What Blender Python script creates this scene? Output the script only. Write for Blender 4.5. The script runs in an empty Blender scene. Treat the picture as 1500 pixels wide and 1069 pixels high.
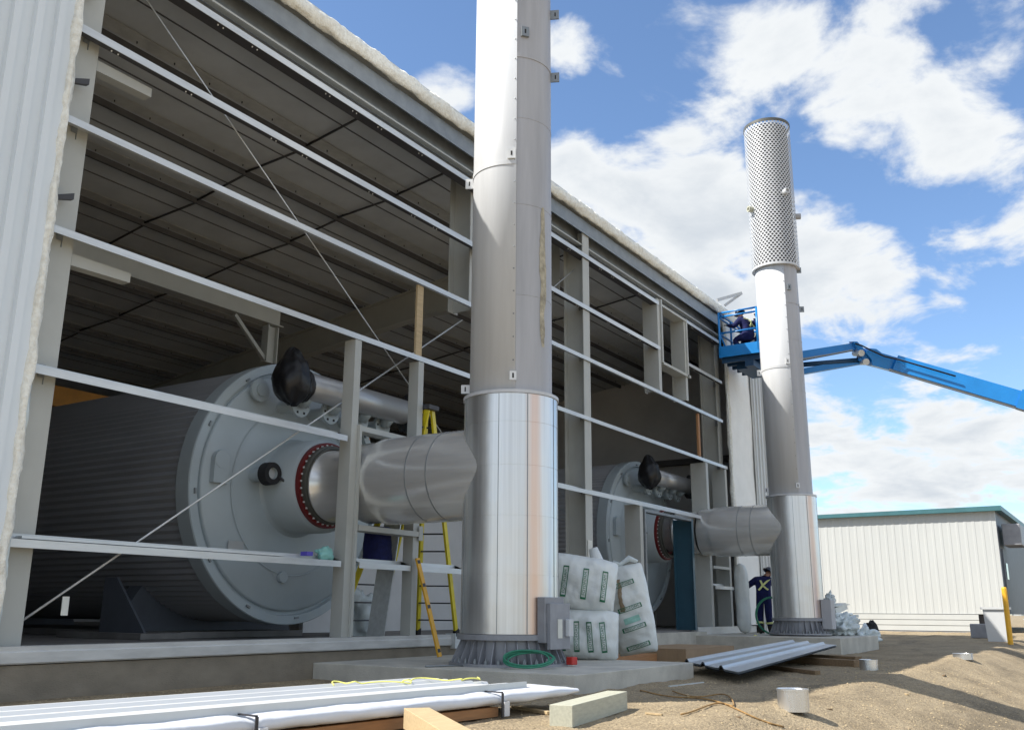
import bpy, bmesh, math, random
from mathutils import Vector, Matrix, noise as mnoise
random.seed(7)
rad = math.radians
sc = bpy.context.scene
# ---------------------------------------------------------------- camera
W0, H0, FPX = 1500.0, 1069.0, 1385.0
PPX, PPY = 750.0, 534.5
CX = Vector((0.5411715881014175, 0.215118641040314, 0.8129312901523462))   # world X in cv camera axes
CY = Vector((-0.8408843133146715, 0.1305640424786791, 0.5252300471535677))
CZ = Vector((0.006847178477517191, -0.9678207484284443, 0.25154744096949744))
CAM = Vector((0.0, -9.6, 0.64))
cam_d = bpy.data.cameras.new("camera"); cam = bpy.data.objects.new("camera", cam_d)
sc.collection.objects.link(cam); sc.camera = cam
right = Vector((CX.x, CY.x, CZ.x)); down = Vector((CX.y, CY.y, CZ.y)); fwd = Vector((CX.z, CY.z, CZ.z))
m = Matrix(((right.x, -down.x, -fwd.x, CAM.x), (right.y, -down.y, -fwd.y, CAM.y), (right.z, -down.z, -fwd.z, CAM.z), (0, 0, 0, 1)))
cam.matrix_world = m
cam_d.sensor_width = 36.0; cam_d.lens = 36.0 * FPX / W0
cam_d.clip_start = 0.1; cam_d.clip_end = 6000
def ray(px, py):
    v = Vector((px - PPX, py - PPY, FPX))
    return Vector((CX.dot(v), CY.dot(v), CZ.dot(v)))
def on_y(px, py, y):
    r = ray(px, py); return CAM + r * ((y - CAM.y) / r.y)
def on_x(px, py, x):
    r = ray(px, py); return CAM + r * ((x - CAM.x) / r.x)
def on_z(px, py, z):
    r = ray(px, py); return CAM + r * ((z - CAM.z) / r.z)
def at_depth(px, py, d):
    return CAM + ray(px, py) * (d / FPX)
# ---------------------------------------------------------------- light
SUN_EL, SUN_AZ = rad(49.4), rad(135.0)          # azimuth measured from +X counter-clockwise
sv = Vector((math.cos(SUN_AZ) * math.cos(SUN_EL), math.sin(SUN_AZ) * math.cos(SUN_EL), math.sin(SUN_EL)))
sd = bpy.data.lights.new("sun", 'SUN'); sd.energy = 5.0; sd.angle = rad(0.53); sd.color = (1.0, 0.955, 0.88)
so = bpy.data.objects.new("sun", sd); sc.collection.objects.link(so)
so.rotation_euler = sv.to_track_quat('Z', 'Y').to_euler(); so.location = (0, 0, 40)
world = bpy.data.worlds.new("World"); sc.world = world; world.use_nodes = True
nt = world.node_tree; nt.nodes.clear()
def N(nt, t, **k):
    n = nt.nodes.new(t)
    for a, b in k.items(): setattr(n, a, b)
    return n
def L(nt, a, b): nt.links.new(a, b)
def math_n(nt, op, a, b=None, clamp=False):
    n = N(nt, 'ShaderNodeMath', operation=op, use_clamp=clamp)
    for i, v in enumerate((a, b)):
        if v is None: continue
        if isinstance(v, (int, float)): n.inputs[i].default_value = v
        else: L(nt, v, n.inputs[i])
    return n.outputs[0]
wo = N(nt, 'ShaderNodeOutputWorld'); bg = N(nt, 'ShaderNodeBackground'); L(nt, bg.outputs[0], wo.inputs[0])
bg.inputs['Strength'].default_value = 0.14
sky = N(nt, 'ShaderNodeTexSky', sky_type='NISHITA', sun_disc=False)
sky.sun_elevation = SUN_EL; sky.sun_rotation = rad(90) - SUN_AZ; sky.altitude = 900; sky.air_density = 1.0; sky.dust_density = 0.6; sky.ozone_density = 2.0
tc = N(nt, 'ShaderNodeTexCoord')
sepd = N(nt, 'ShaderNodeSeparateXYZ'); L(nt, tc.outputs['Generated'], sepd.inputs[0])
den = math_n(nt, 'ADD', math_n(nt, 'MAXIMUM', sepd.outputs[2], 0.0), 0.22)
comb = N(nt, 'ShaderNodeCombineXYZ')
L(nt, math_n(nt, 'DIVIDE', sepd.outputs[0], den), comb.inputs[0]); L(nt, math_n(nt, 'DIVIDE', sepd.outputs[1], den), comb.inputs[1])
n1 = N(nt, 'ShaderNodeTexNoise'); n1.inputs['Scale'].default_value = 5.0; n1.inputs['Detail'].default_value = 12; n1.inputs['Roughness'].default_value = 0.58; n1.inputs['Distortion'].default_value = 0.25
L(nt, comb.outputs[0], n1.inputs['Vector'])
n2 = N(nt, 'ShaderNodeTexNoise'); n2.inputs['Scale'].default_value = 1.7; n2.inputs['Detail'].default_value = 3
L(nt, comb.outputs[0], n2.inputs['Vector'])
blobs = [ # cloud banks: direction through (px,py), angular radius, weight
 (1130, 70, .15, .38), (1270, 120, .15, .42), (1400, 180, .15, .42), (1030, 60, .10, .3), (840, 60, .07, .3), (890, 95, .05, .22), (1490, 250, .10, .3),
 (825, 250, .09, .5), (890, 330, .15, .55), (1010, 390, .19, .6), (1140, 400, .17, .55), (1225, 370, .08, .4), (960, 250, .05, .2), (620, 70, .05, .2), (640, 120, .06, .3), (670, 140, .05, .3),
 (1240, 460, .09, .3), (1420, 380, .08, .3), (1480, 360, .07, .28), (1210, 570, .07, .32), (1240, 650, .12, .48), (1340, 700, .15, .48), (1450, 660, .13, .4), (1430, 590, .07, .3), (1500, 720, .12, .4), (1290, 720, .10, .42),
 (1500, 500, .06, .2), (560, 60, .04, .15),
]
acc = None
for px, py, r, w in blobs:
    d = ray(px, py).normalized()
    vd = N(nt, 'ShaderNodeVectorMath', operation='DISTANCE'); vd.inputs[1].default_value = d; L(nt, tc.outputs['Generated'], vd.inputs[0])
    mr = N(nt, 'ShaderNodeMapRange', interpolation_type='SMOOTHSTEP'); L(nt, vd.outputs['Value'], mr.inputs[0])
    mr.inputs[1].default_value = 0.0; mr.inputs[2].default_value = r * 1.25; mr.inputs[3].default_value = w; mr.inputs[4].default_value = 0
    acc = mr.outputs[0] if acc is None else math_n(nt, 'MAXIMUM', acc, mr.outputs[0])
# away from the photographed part of the sky noise carries on the same kind of cloud, its unseen cover raised for neutral fill light
vdm = N(nt, 'ShaderNodeVectorMath', operation='DISTANCE'); vdm.inputs[1].default_value = ray(1000, 350).normalized(); L(nt, tc.outputs['Generated'], vdm.inputs[0])
mro = N(nt, 'ShaderNodeMapRange'); L(nt, vdm.outputs['Value'], mro.inputs[0]); mro.inputs[1].default_value = .55; mro.inputs[2].default_value = .9; mro.inputs[3].default_value = 0; mro.inputs[4].default_value = .34
acc = math_n(nt, 'ADD', acc, mro.outputs[0])
dens = math_n(nt, 'ADD', math_n(nt, 'MULTIPLY', n1.outputs['Fac'], 1.25), acc)
cm = N(nt, 'ShaderNodeMapRange', interpolation_type='SMOOTHSTEP'); L(nt, dens, cm.inputs[0])
cm.inputs[1].default_value = .84; cm.inputs[2].default_value = 1.05
# grey undersides where the cloud is thick
gm = N(nt, 'ShaderNodeMapRange', interpolation_type='SMOOTHSTEP'); L(nt, math_n(nt, 'ADD', dens, math_n(nt, 'MULTIPLY', n2.outputs['Fac'], .5)), gm.inputs[0])
gm.inputs[1].default_value = 1.18; gm.inputs[2].default_value = 1.7
cc = N(nt, 'ShaderNodeMix', data_type='RGBA'); cc.inputs['A'].default_value = (4.75, 4.9, 5.0, 1); cc.inputs['B'].default_value = (3.3, 3.6, 3.95, 1); L(nt, gm.outputs[0], cc.inputs['Factor'])
tint = N(nt, 'ShaderNodeMix', data_type='RGBA', blend_type='MULTIPLY'); tint.inputs['Factor'].default_value = 1; L(nt, sky.outputs[0], tint.inputs['A']); tint.inputs['B'].default_value = (.98, 1.06, 1.12, 1)
mx = N(nt, 'ShaderNodeMix', data_type='RGBA'); L(nt, cm.outputs[0], mx.inputs['Factor']); L(nt, tint.outputs['Result'], mx.inputs['A']); L(nt, cc.outputs['Result'], mx.inputs['B'])
L(nt, mx.outputs['Result'], bg.inputs['Color'])
sc.view_settings.view_transform = 'Standard'; sc.view_settings.look = 'None'
sc.view_settings.exposure = 0.48; sc.view_settings.gamma = 1.0; sc.view_settings.use_curve_mapping = False
try: sc.cycles.max_bounces = 8; sc.cycles.diffuse_bounces = 4; sc.cycles.glossy_bounces = 4
except Exception: pass

# ---------------------------------------------------------------- materials
def mat(name, col, rough=.6, metal=0., var=.12, vscale=3., stretch=(1, 1, 1), bump=0., bscale=60., rvar=.0, alpha=1., trans=0., col2=None, spec=None, aniso=0):
    m = bpy.data.materials.new(name); m.use_nodes = True; t = m.node_tree; b = t.nodes['Principled BSDF']
    tc = N(t, 'ShaderNodeTexCoord'); mp = N(t, 'ShaderNodeMapping'); mp.inputs['Scale'].default_value = stretch; L(t, tc.outputs['Object'], mp.inputs[0])
    n = N(t, 'ShaderNodeTexNoise'); n.inputs['Scale'].default_value = vscale; n.inputs['Detail'].default_value = 6; n.inputs['Roughness'].default_value = .6; L(t, mp.outputs[0], n.inputs['Vector'])
    r = N(t, 'ShaderNodeMapRange'); r.inputs[1].default_value = .3; r.inputs[2].default_value = .7; L(t, n.outputs['Fac'], r.inputs[0])
    mix = N(t, 'ShaderNodeMix', data_type='RGBA'); L(t, r.outputs[0], mix.inputs['Factor'])
    c1 = tuple(c * (1 - var) for c in col); c2 = tuple(min(1, c * (1 + var)) for c in col) if col2 is None else col2
    mix.inputs['A'].default_value = (*c1, 1); mix.inputs['B'].default_value = (*c2, 1)
    L(t, mix.outputs['Result'], b.inputs['Base Color'])
    b.inputs['Roughness'].default_value = rough; b.inputs['Metallic'].default_value = metal
    if spec is not None: b.inputs['Specular IOR Level'].default_value = spec
    if rvar:
        rr = N(t, 'ShaderNodeMapRange'); rr.inputs[3].default_value = max(.02, rough - rvar); rr.inputs[4].default_value = min(1, rough + rvar); L(t, n.outputs['Fac'], rr.inputs[0]); L(t, rr.outputs[0], b.inputs['Roughness'])
    if bump:
        n3 = N(t, 'ShaderNodeTexNoise'); n3.inputs['Scale'].default_value = bscale; n3.inputs['Detail'].default_value = 4; L(t, mp.outputs[0], n3.inputs['Vector'])
        bp = N(t, 'ShaderNodeBump'); bp.inputs['Strength'].default_value = bump; bp.inputs['Distance'].default_value = .02; L(t, n3.outputs['Fac'], bp.inputs['Height']); L(t, bp.outputs[0], b.inputs['Normal'])
    if trans: b.inputs['Transmission Weight'].default_value = trans
    if alpha < 1: b.inputs['Alpha'].default_value = alpha
    return m
M = dict(
 galv=mat('galvanised', (.62, .64, .64), .40, .35, .12, 4, (.4, 3, 3), rvar=.1),
 galv_dull=mat('galvanised_dull', (.27, .29, .30), .5, .5, .15, 5, rvar=.1),
 cream=mat('cream_paint', (.46, .465, .43), .5, 0, .06, 2, rvar=.1),
 cream_dirty=mat('cream_paint_base', (.56, .56, .54), .55, 0, .16, 3, (.6, 3, 3)),
 panel=mat('white_panel', (.73, .78, .81), .4, 0, .04, 1.5, (1, 1, .2)),
 panel_grey=mat('white_panel_far', (.62, .63, .61), .45, 0, .06, 1.5, (1, 1, .3)),
 wool=mat('insulation_wool', (.93, .90, .79), .95, 0, .18, 14, bump=.9, bscale=40),
 facing=mat('insulation_facing', (.92, .92, .88), .7, 0, .04, 3, bump=.1, bscale=8),
 ceiling=mat('ceiling_liner', (.56, .585, .60), .75, 0, .10, 1.2, bump=.2, bscale=6),
 liner=mat('wall_liner', (.66, .66, .65), .7, 0, .10, .8, bump=.25, bscale=4),
 purlin=mat('purlin_steel', (.10, .10, .105), .6, .0, .15, 4),
 purlin_cream=mat('purlin_flange', (.52, .52, .49), .6, 0, .15, 4),
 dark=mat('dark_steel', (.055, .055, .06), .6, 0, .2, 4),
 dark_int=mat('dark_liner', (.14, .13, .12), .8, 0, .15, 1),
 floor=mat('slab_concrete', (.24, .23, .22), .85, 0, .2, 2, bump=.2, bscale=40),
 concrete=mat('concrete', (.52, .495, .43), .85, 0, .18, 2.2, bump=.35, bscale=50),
 concrete_dk=mat('concrete_foundation', (.25, .215, .165), .9, 0, .2, 2, (1, 1, 2), bump=.4, bscale=40),
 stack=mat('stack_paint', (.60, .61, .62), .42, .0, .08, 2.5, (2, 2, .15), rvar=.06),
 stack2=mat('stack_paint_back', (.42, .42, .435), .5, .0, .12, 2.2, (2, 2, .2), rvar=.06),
 steelgrey=mat('grey_steel', (.30, .305, .325), .5, .2, .12, 5, rvar=.08),
 bgrey=mat('boiler_head', (.42, .48, .505), .35, 0, .06, 1.2, rvar=.08),
 bshell=mat('boiler_cladding', (.38, .39, .41), .42, .15, .12, 1.5, (1, .3, 1)),
 bdark=mat('boiler_saddle', (.12, .135, .16), .55, 0, .1, 3),
 red=mat('red_gasket', (.17, .014, .014), .45, 0, .12, 6),
 black=mat('black_cover', (.010, .010, .012), .38, 0, .3, 5, bump=.6, bscale=7),
 rubber=mat('dark_hole', (.02, .02, .022), .8),
 orange=mat('orange_paint', (.65, .27, .02), .5),
 yellow=mat('yellow_fibreglass', (.72, .58, .02), .42, 0, .1, 6),
 yellow2=mat('amber_paint', (.80, .42, .02), .42, 0, .12, 6),
 blue=mat('lift_blue', (.012, .22, .60), .32, 0, .1, 2, rvar=.05),
 bluedk=mat('lift_blue_dark', (.012, .06, .14), .5),
 teal=mat('door_jamb_blue', (.03, .09, .13), .35, 0, .1, 3),
 navy=mat('coverall_navy', (.006, .010, .075), .9, 0, .35, 14, bump=1.0, bscale=11),
 skin=mat('skin', (.42, .22, .15), .55, 0, .06),
 hat=mat('hard_hat', (.04, .05, .08), .35), hatw=mat('hard_hat_pale', (.6, .6, .6), .35),
 hiviz=mat('reflective_tape', (.70, .72, .30), .5, 0, .1), boot=mat('boots', (.02, .017, .014), .7), glove=mat('gloves', (.05, .05, .05), .8),
 wood=mat('fresh_timber', (.52, .39, .22), .7, 0, .14, 4, (1, 12, 12), bump=.15, bscale=25),
 wood_pale=mat('treated_timber', (.46, .455, .36), .7, 0, .12, 4, (1, 12, 12), bump=.15, bscale=25),
 wood_old=mat('weathered_timber', (.23, .155, .085), .8, 0, .25, 4, (1, 10, 10), bump=.2, bscale=25),
 wood_or=mat('orange_timber', (.40, .20, .085), .7, 0, .15, 4, (1, 10, 10)),
 ply=mat('plywood', (.36, .25, .15), .75, 0, .12, 3, (1, 6, 1)),
 pale_ply=mat('plywood_top', (.42, .36, .29), .75, 0, .12, 3, (1, 6, 1)),
 bag=mat('poly_bag', (.72, .75, .73), .36, 0, .07, 3, bump=.7, bscale=7),
 bag2=mat('poly_bag_grey', (.52, .57, .58), .4, 0, .1, 3, bump=.35, bscale=9),
 wrap=mat('white_wrap', (.66, .68, .72), .4, 0, .03, 2, bump=.25, bscale=10),
 whitemetal=mat('white_sheet', (.62, .63, .63), .4, 0, .03, 2),
 ink=mat('green_ink', (.015, .15, .07), .6, 0, .2, 8), inkp=mat('green_ink_pale', (.28, .52, .44), .6, 0, .15, 10),
 rust=mat('rust_stain', (.30, .23, .15), .8, 0, .3, 9),
 hose=mat('green_hose', (.03, .22, .13), .45), rope=mat('yellow_rope', (.75, .72, .18), .7), rope_or=mat('tan_rope', (.32, .19, .07), .85, 0, .2, 20),
 ribsheet=mat('grey_sheet', (.56, .59, .60), .38, .2, .05, 2), ribdark=mat('sheet_core', (.03, .035, .045), .6),
 satin=mat('satin_steel', (.50, .51, .52), .38, .55, .04, 3, rvar=.05),
 tin=mat('tin', (.72, .73, .74), .28, .9, .08, 6, (1, 1, .3), rvar=.1),
 plastic=mat('clear_plastic', (.62, .68, .68), .25, 0, .1, 5, bump=.6, bscale=12),
 trailer=mat('trailer_siding', (.56, .575, .56), .5, 0, .03, 1.5, (1, 1, .3)),
 trim=mat('roof_trim_teal', (.06, .17, .19), .45), paper=mat('paper_tag', (.72, .72, .66), .7), purple=mat('purple_label', (.10, .08, .45), .5),
 white=mat('white_clamp', (.72, .73, .73), .5), redp=mat('red_plastic', (.5, .03, .02), .5), aqua=mat('aqua_plastic', (.25, .55, .5), .4),
 window=mat('dark_glass', (.02, .035, .05), .08), cable=mat('black_strap', (.03, .03, .035), .6),
 duct_dk=mat('dark_band', (.10, .10, .085), .5),
)
# polished aluminium cladding: brushed vertically, with an orange reflection painted down one side and faint sheet seams
def clad_mat():
    m = bpy.data.materials.new('aluminium_cladding'); m.use_nodes = True; t = m.node_tree; b = t.nodes['Principled BSDF']
    tc = N(t, 'ShaderNodeTexCoord'); mp = N(t, 'ShaderNodeMapping'); mp.inputs['Scale'].default_value = (6, 6, .12); L(t, tc.outputs['Object'], mp.inputs[0])
    n = N(t, 'ShaderNodeTexNoise'); n.inputs['Scale'].default_value = 3; n.inputs['Detail'].default_value = 8; L(t, mp.outputs[0], n.inputs['Vector'])
    cr = N(t, 'ShaderNodeMapRange'); cr.inputs[1].default_value = .3; cr.inputs[2].default_value = .7; L(t, n.outputs['Fac'], cr.inputs[0])
    base = N(t, 'ShaderNodeMix', data_type='RGBA'); L(t, cr.outputs[0], base.inputs['Factor']); base.inputs['A'].default_value = (.66, .655, .64, 1); base.inputs['B'].default_value = (.80, .80, .785, 1)
    # orange reflection painted into the colour, in a band of angles about the axis
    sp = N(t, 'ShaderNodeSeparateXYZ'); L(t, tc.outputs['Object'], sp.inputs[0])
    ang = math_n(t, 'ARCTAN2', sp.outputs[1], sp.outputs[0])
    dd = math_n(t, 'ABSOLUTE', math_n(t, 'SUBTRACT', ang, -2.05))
    refl_mask = N(t, 'ShaderNodeMapRange', interpolation_type='SMOOTHSTEP'); L(t, math_n(t, 'ADD', dd, math_n(t, 'MULTIPLY', math_n(t, 'SUBTRACT', n.outputs['Fac'], .5), .25)), refl_mask.inputs[0]); refl_mask.inputs[1].default_value = .02; refl_mask.inputs[2].default_value = .26; refl_mask.inputs[3].default_value = .6; refl_mask.inputs[4].default_value = 0
    refl = N(t, 'ShaderNodeMix', data_type='RGBA'); L(t, refl_mask.outputs[0], refl.inputs['Factor']); L(t, base.outputs['Result'], refl.inputs['A']); refl.inputs['B'].default_value = (.80, .48, .31, 1)
    L(t, refl.outputs['Result'], b.inputs['Base Color']); b.inputs['Metallic'].default_value = .80
    rr = N(t, 'ShaderNodeMapRange'); rr.inputs[3].default_value = .28; rr.inputs[4].default_value = .37; L(t, n.outputs['Fac'], rr.inputs[0]); L(t, rr.outputs[0], b.inputs['Roughness'])
    n3 = N(t, 'ShaderNodeTexNoise'); n3.inputs['Scale'].default_value = 1.6; n3.inputs['Detail'].default_value = 2; L(t, tc.outputs['Object'], n3.inputs['Vector'])
    bp = N(t, 'ShaderNodeBump'); bp.inputs['Strength'].default_value = .22; bp.inputs['Distance'].default_value = .05; L(t, n3.outputs['Fac'], bp.inputs['Height']); L(t, bp.outputs[0], b.inputs['Normal'])
    return m
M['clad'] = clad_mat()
def duct_mat():
    m = mat('duct_cladding', (.86, .855, .83), .24, .62, .05, 3, (4, .25, 4), rvar=.04)
    return m
M['duct'] = duct_mat(); M['holes'] = mat('dark_inner_liner', (.05, .05, .055), .8)
def gravel_mat():
    m = bpy.data.materials.new('gravel_ground'); m.use_nodes = True; t = m.node_tree; b = t.nodes['Principled BSDF']
    tc = N(t, 'ShaderNodeTexCoord')
    n = N(t, 'ShaderNodeTexNoise'); n.inputs['Scale'].default_value = 1.1; n.inputs['Detail'].default_value = 8; n.inputs['Roughness'].default_value = .65; L(t, tc.outputs['Object'], n.inputs['Vector'])
    v = N(t, 'ShaderNodeTexVoronoi'); v.inputs['Scale'].default_value = 60; L(t, tc.outputs['Object'], v.inputs['Vector'])
    nf = N(t, 'ShaderNodeTexNoise'); nf.inputs['Scale'].default_value = 45; nf.inputs['Detail'].default_value = 5; L(t, tc.outputs['Object'], nf.inputs['Vector'])
    r = N(t, 'ShaderNodeMapRange'); r.inputs[1].default_value = .3; r.inputs[2].default_value = .7; L(t, n.outputs['Fac'], r.inputs[0])
    a = N(t, 'ShaderNodeMix', data_type='RGBA'); L(t, r.outputs[0], a.inputs['Factor']); a.inputs['A'].default_value = (.235, .18, .108, 1); a.inputs['B'].default_value = (.375, .295, .185, 1)
    st = N(t, 'ShaderNodeSeparateColor'); L(t, v.outputs['Color'], st.inputs[0])
    pr = N(t, 'ShaderNodeMapRange'); pr.inputs[1].default_value = .0; pr.inputs[2].default_value = 1; pr.inputs[3].default_value = .62; pr.inputs[4].default_value = 1.35; L(t, st.outputs[0], pr.inputs[0])
    mu = N(t, 'ShaderNodeMix', data_type='RGBA', blend_type='MULTIPLY'); mu.inputs['Factor'].default_value = 1; L(t, a.outputs['Result'], mu.inputs['A'])
    cb = N(t, 'ShaderNodeCombineColor'); [L(t, pr.outputs[0], cb.inputs[i]) for i in range(3)]; L(t, cb.outputs[0], mu.inputs['B'])
    n5 = N(t, 'ShaderNodeTexNoise'); n5.inputs['Scale'].default_value = .45; n5.inputs['Detail'].default_value = 5; n5.inputs['Roughness'].default_value = .7; mp5 = N(t, 'ShaderNodeMapping'); mp5.inputs['Scale'].default_value = (.6, 2.4, 1); L(t, tc.outputs['Object'], mp5.inputs[0]); L(t, mp5.outputs[0], n5.inputs['Vector'])
    r5 = N(t, 'ShaderNodeMapRange', interpolation_type='SMOOTHSTEP'); r5.inputs[1].default_value = .5; r5.inputs[2].default_value = .68; r5.inputs[3].default_value = 1; r5.inputs[4].default_value = .66; L(t, n5.outputs['Fac'], r5.inputs[0])
    mu2 = N(t, 'ShaderNodeMix', data_type='RGBA', blend_type='MULTIPLY'); mu2.inputs['Factor'].default_value = 1; L(t, mu.outputs['Result'], mu2.inputs['A'])
    cb2 = N(t, 'ShaderNodeCombineColor'); [L(t, r5.outputs[0], cb2.inputs[i]) for i in range(3)]; L(t, cb2.outputs[0], mu2.inputs['B'])
    L(t, mu2.outputs['Result'], b.inputs['Base Color']); b.inputs['Roughness'].default_value = .95
    hs = math_n(t, 'ADD', math_n(t, 'MULTIPLY', v.outputs['Distance'], -1.0), nf.outputs['Fac'])
    bp = N(t, 'ShaderNodeBump'); bp.inputs['Strength'].default_value = .6; bp.inputs['Distance'].default_value = .015; L(t, hs, bp.inputs['Height']); L(t, bp.outputs[0], b.inputs['Normal'])
    return m
M['gravel'] = gravel_mat()
M['pebble'] = mat('pebble', (.38, .30, .185), .9, 0, .35, 3)

# ---------------------------------------------------------------- mesh helpers
class MB:
    def __init__(s): s.v = []; s.f = []; s.sm = []; s.mi = []; s.cur = 0
    def add(s, vs, fs, smooth=False):
        o = len(s.v); s.v += [tuple(v) for v in vs]; s.f += [tuple(i + o for i in f) for f in fs]; s.sm += [smooth] * len(fs); s.mi += [s.cur] * len(fs); return s
    def box(s, a, b, mtx=None):
        x0, y0, z0 = a; x1, y1, z1 = b
        vs = [Vector(p) for p in ((x0, y0, z0), (x1, y0, z0), (x1, y1, z0), (x0, y1, z0), (x0, y0, z1), (x1, y0, z1), (x1, y1, z1), (x0, y1, z1))]
        if mtx: vs = [mtx @ v for v in vs]
        return s.add(vs, [(0, 3, 2, 1), (4, 5, 6, 7), (0, 1, 5, 4), (1, 2, 6, 5), (2, 3, 7, 6), (3, 0, 4, 7)])
    def bar(s, p0, p1, w, h, up=(0, 0, 1)):          # rectangular bar between two points
        p0 = Vector(p0); p1 = Vector(p1); d = (p1 - p0); l = d.length; d.normalize(); u = Vector(up)
        sx = d.cross(u)
        if sx.length < 1e-4: sx = d.cross(Vector((1, 0, 0)))
        sx.normalize(); uu = sx.cross(d)
        mt = Matrix(((d.x, sx.x, uu.x, p0.x), (d.y, sx.y, uu.y, p0.y), (d.z, sx.z, uu.z, p0.z), (0, 0, 0, 1)))
        return s.box((0, -w / 2, -h / 2), (l, w / 2, h / 2), mt)
    def lathe(s, prof, axis='z', o=(0, 0, 0), n=48, a0=0, a1=2 * math.pi, smooth=True, caps=False):
        full = abs(a1 - a0 - 2 * math.pi) < 1e-6; k = n if full else n + 1; vs = []; o = Vector(o)
        for r, h in prof:
            for i in range(k):
                a = a0 + (a1 - a0) * i / n; c, d = math.cos(a) * r, math.sin(a) * r
                vs.append(o + (Vector((c, d, h)) if axis == 'z' else Vector((c, h, d)) if axis == 'y' else Vector((h, c, d))))
        fs = []
        for j in range(len(prof) - 1):
            for i in range(n):
                i2 = (i + 1) % k
                q = (j * k + i, j * k + i2, (j + 1) * k + i2, (j + 1) * k + i)
                fs.append(q if axis != 'y' else q[::-1])
        s.add(vs, fs, smooth)
        if caps:
            for j in (0, len(prof) - 1): s.f.append(tuple(len(s.v) - len(vs) + j * k + i for i in range(k))); s.sm.append(False); s.mi.append(s.cur)
        return s
    def tube(s, pts, r, n=8, smooth=True, closed=False):
        pts = [Vector(p) for p in pts]; k = len(pts); vs = []; prev = None
        for i, p in enumerate(pts):
            if closed: d = pts[(i + 1) % k] - pts[i - 1]
            else: d = pts[min(i + 1, k - 1)] - pts[max(i - 1, 0)]
            d.normalize()
            if prev is None:
                u = d.orthogonal().normalized()
            else:
                u = (prev - d * prev.dot(d)); u = u.normalized() if u.length > 1e-5 else d.orthogonal().normalized()
            prev = u; w = d.cross(u); rr = r[i] if isinstance(r, (list, tuple)) else r
            for j in range(n):
                a = 2 * math.pi * j / n; vs.append(p + (u * math.cos(a) + w * math.sin(a)) * rr)
        fs = []
        for i in range(k if closed else k - 1):
            i2 = (i + 1) % k
            for j in range(n): fs.append((i * n + j, i * n + (j + 1) % n, i2 * n + (j + 1) % n, i2 * n + j))
        if not closed: fs += [tuple(range(n))[::-1], tuple((k - 1) * n + j for j in range(n))]
        return s.add(vs, fs, smooth)
    def extrude(s, prof, p0, p1, ax_u, ax_v, caps=True):   # 2-D outline (u,v) swept from p0 to p1
        p0 = Vector(p0); p1 = Vector(p1); U = Vector(ax_u); V = Vector(ax_v); n = len(prof)
        vs = [p0 + U * a + V * b for a, b in prof] + [p1 + U * a + V * b for a, b in prof]
        fs = [(i, (i + 1) % n, n + (i + 1) % n, n + i) for i in range(n)]
        if caps: fs += [tuple(range(n))[::-1], tuple(range(n, 2 * n))]
        return s.add(vs, fs)
    def grid(s, fn, nu, nv, smooth=True, wrap=False):
        vs = [fn(i / nu, j / nv) for j in range(nv + 1) for i in range(nu + 1)]
        return s.add(vs, [(j * (nu + 1) + i, j * (nu + 1) + i + 1, (j + 1) * (nu + 1) + i + 1, (j + 1) * (nu + 1) + i) for j in range(nv) for i in range(nu)], smooth)
    def build(s, name, m, parent=None, bevel=0., kind=None, fixn=True):
        me = bpy.data.meshes.new(name); me.from_pydata(s.v, [], s.f)
        ms = m if isinstance(m, (list, tuple)) else [m]
        for x in ms: me.materials.append(M[x] if isinstance(x, str) else x)
        me.polygons.foreach_set('use_smooth', s.sm); me.polygons.foreach_set('material_index', s.mi)
        if fixn:
            bm = bmesh.new(); bm.from_mesh(me); bmesh.ops.recalc_face_normals(bm, faces=bm.faces); bm.to_mesh(me); bm.free()
        me.update()
        o = bpy.data.objects.new(name, me); sc.collection.objects.link(o)
        if parent is not None: o.parent = parent
        if bevel:
            b = o.modifiers.new('bevel', 'BEVEL'); b.width = bevel; b.segments = 2; b.limit_method = 'ANGLE'
        if kind: o['kind'] = kind
        return o
def tag(o, label, cat, group=None):
    o['label'] = label; o['category'] = cat
    if group: o['group'] = group
    return o
def thing(name, label, cat, loc=(0, 0, 0), rz=0, group=None):
    o = bpy.data.objects.new(name, None); sc.collection.objects.link(o); o.location = loc; o.rotation_euler = (0, 0, rz); o.empty_display_size = .2
    return tag(o, label, cat, group)
def copy_tree(o, parent=None):
    c = o.copy(); sc.collection.objects.link(c); c.parent = parent
    for ch in list(o.children): copy_tree(ch, c)
    return c
def circ(r, n=24): return [(r * math.cos(2 * math.pi * i / n), r * math.sin(2 * math.pi * i / n)) for i in range(n)]
def fbm(x, y, z=0, o=4): return mnoise.fractal(Vector((x, y, z)), 1.0, 2.0, o)

# ---------------------------------------------------------------- ground
def sstep(a, b, x):
    t = max(0, min(1, (x - a) / (b - a))); return t * t * (3 - 2 * t)
def tz(x, y):
    z = -.27 - .36 * min(3.0, max(0, -(y + 6.35)))
    z += .26 * sstep(26, 42, x) * sstep(-14, -6, y)
    z += .10 * math.exp(-((x - 22.6) ** 2 / 5 + (y + 6.6) ** 2 / .6))
    z -= .5 * sstep(60, 200, abs(x) + abs(y))
    if -.2 > y and x > 2: z += .025 * fbm(x * .6, y * .6) + .012 * fbm(x * 5, y * 5, 3) + .02 * max(0, fbm(x * 1.8, y * 3.0, 9))
    return z
xs = [-3000, -1200, -500, -200, -100, -50, -20, -8] + [-4 + i * .5 for i in range(12)] + [2 + i * .12 for i in range(int(22 / .12))] + [24 + i * .3 for i in range(80)] + [49, 52, 56, 62, 70, 85, 110, 160, 300, 600, 1200, 3000]
ys = [-3000, -1200, -500, -200, -100, -50, -25, -18, -14] + [-12 + i * .12 for i in range(101)] + [1, 4, 10, 24.5, 30, 50, 100, 200, 500, 1200, 3000]
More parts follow.
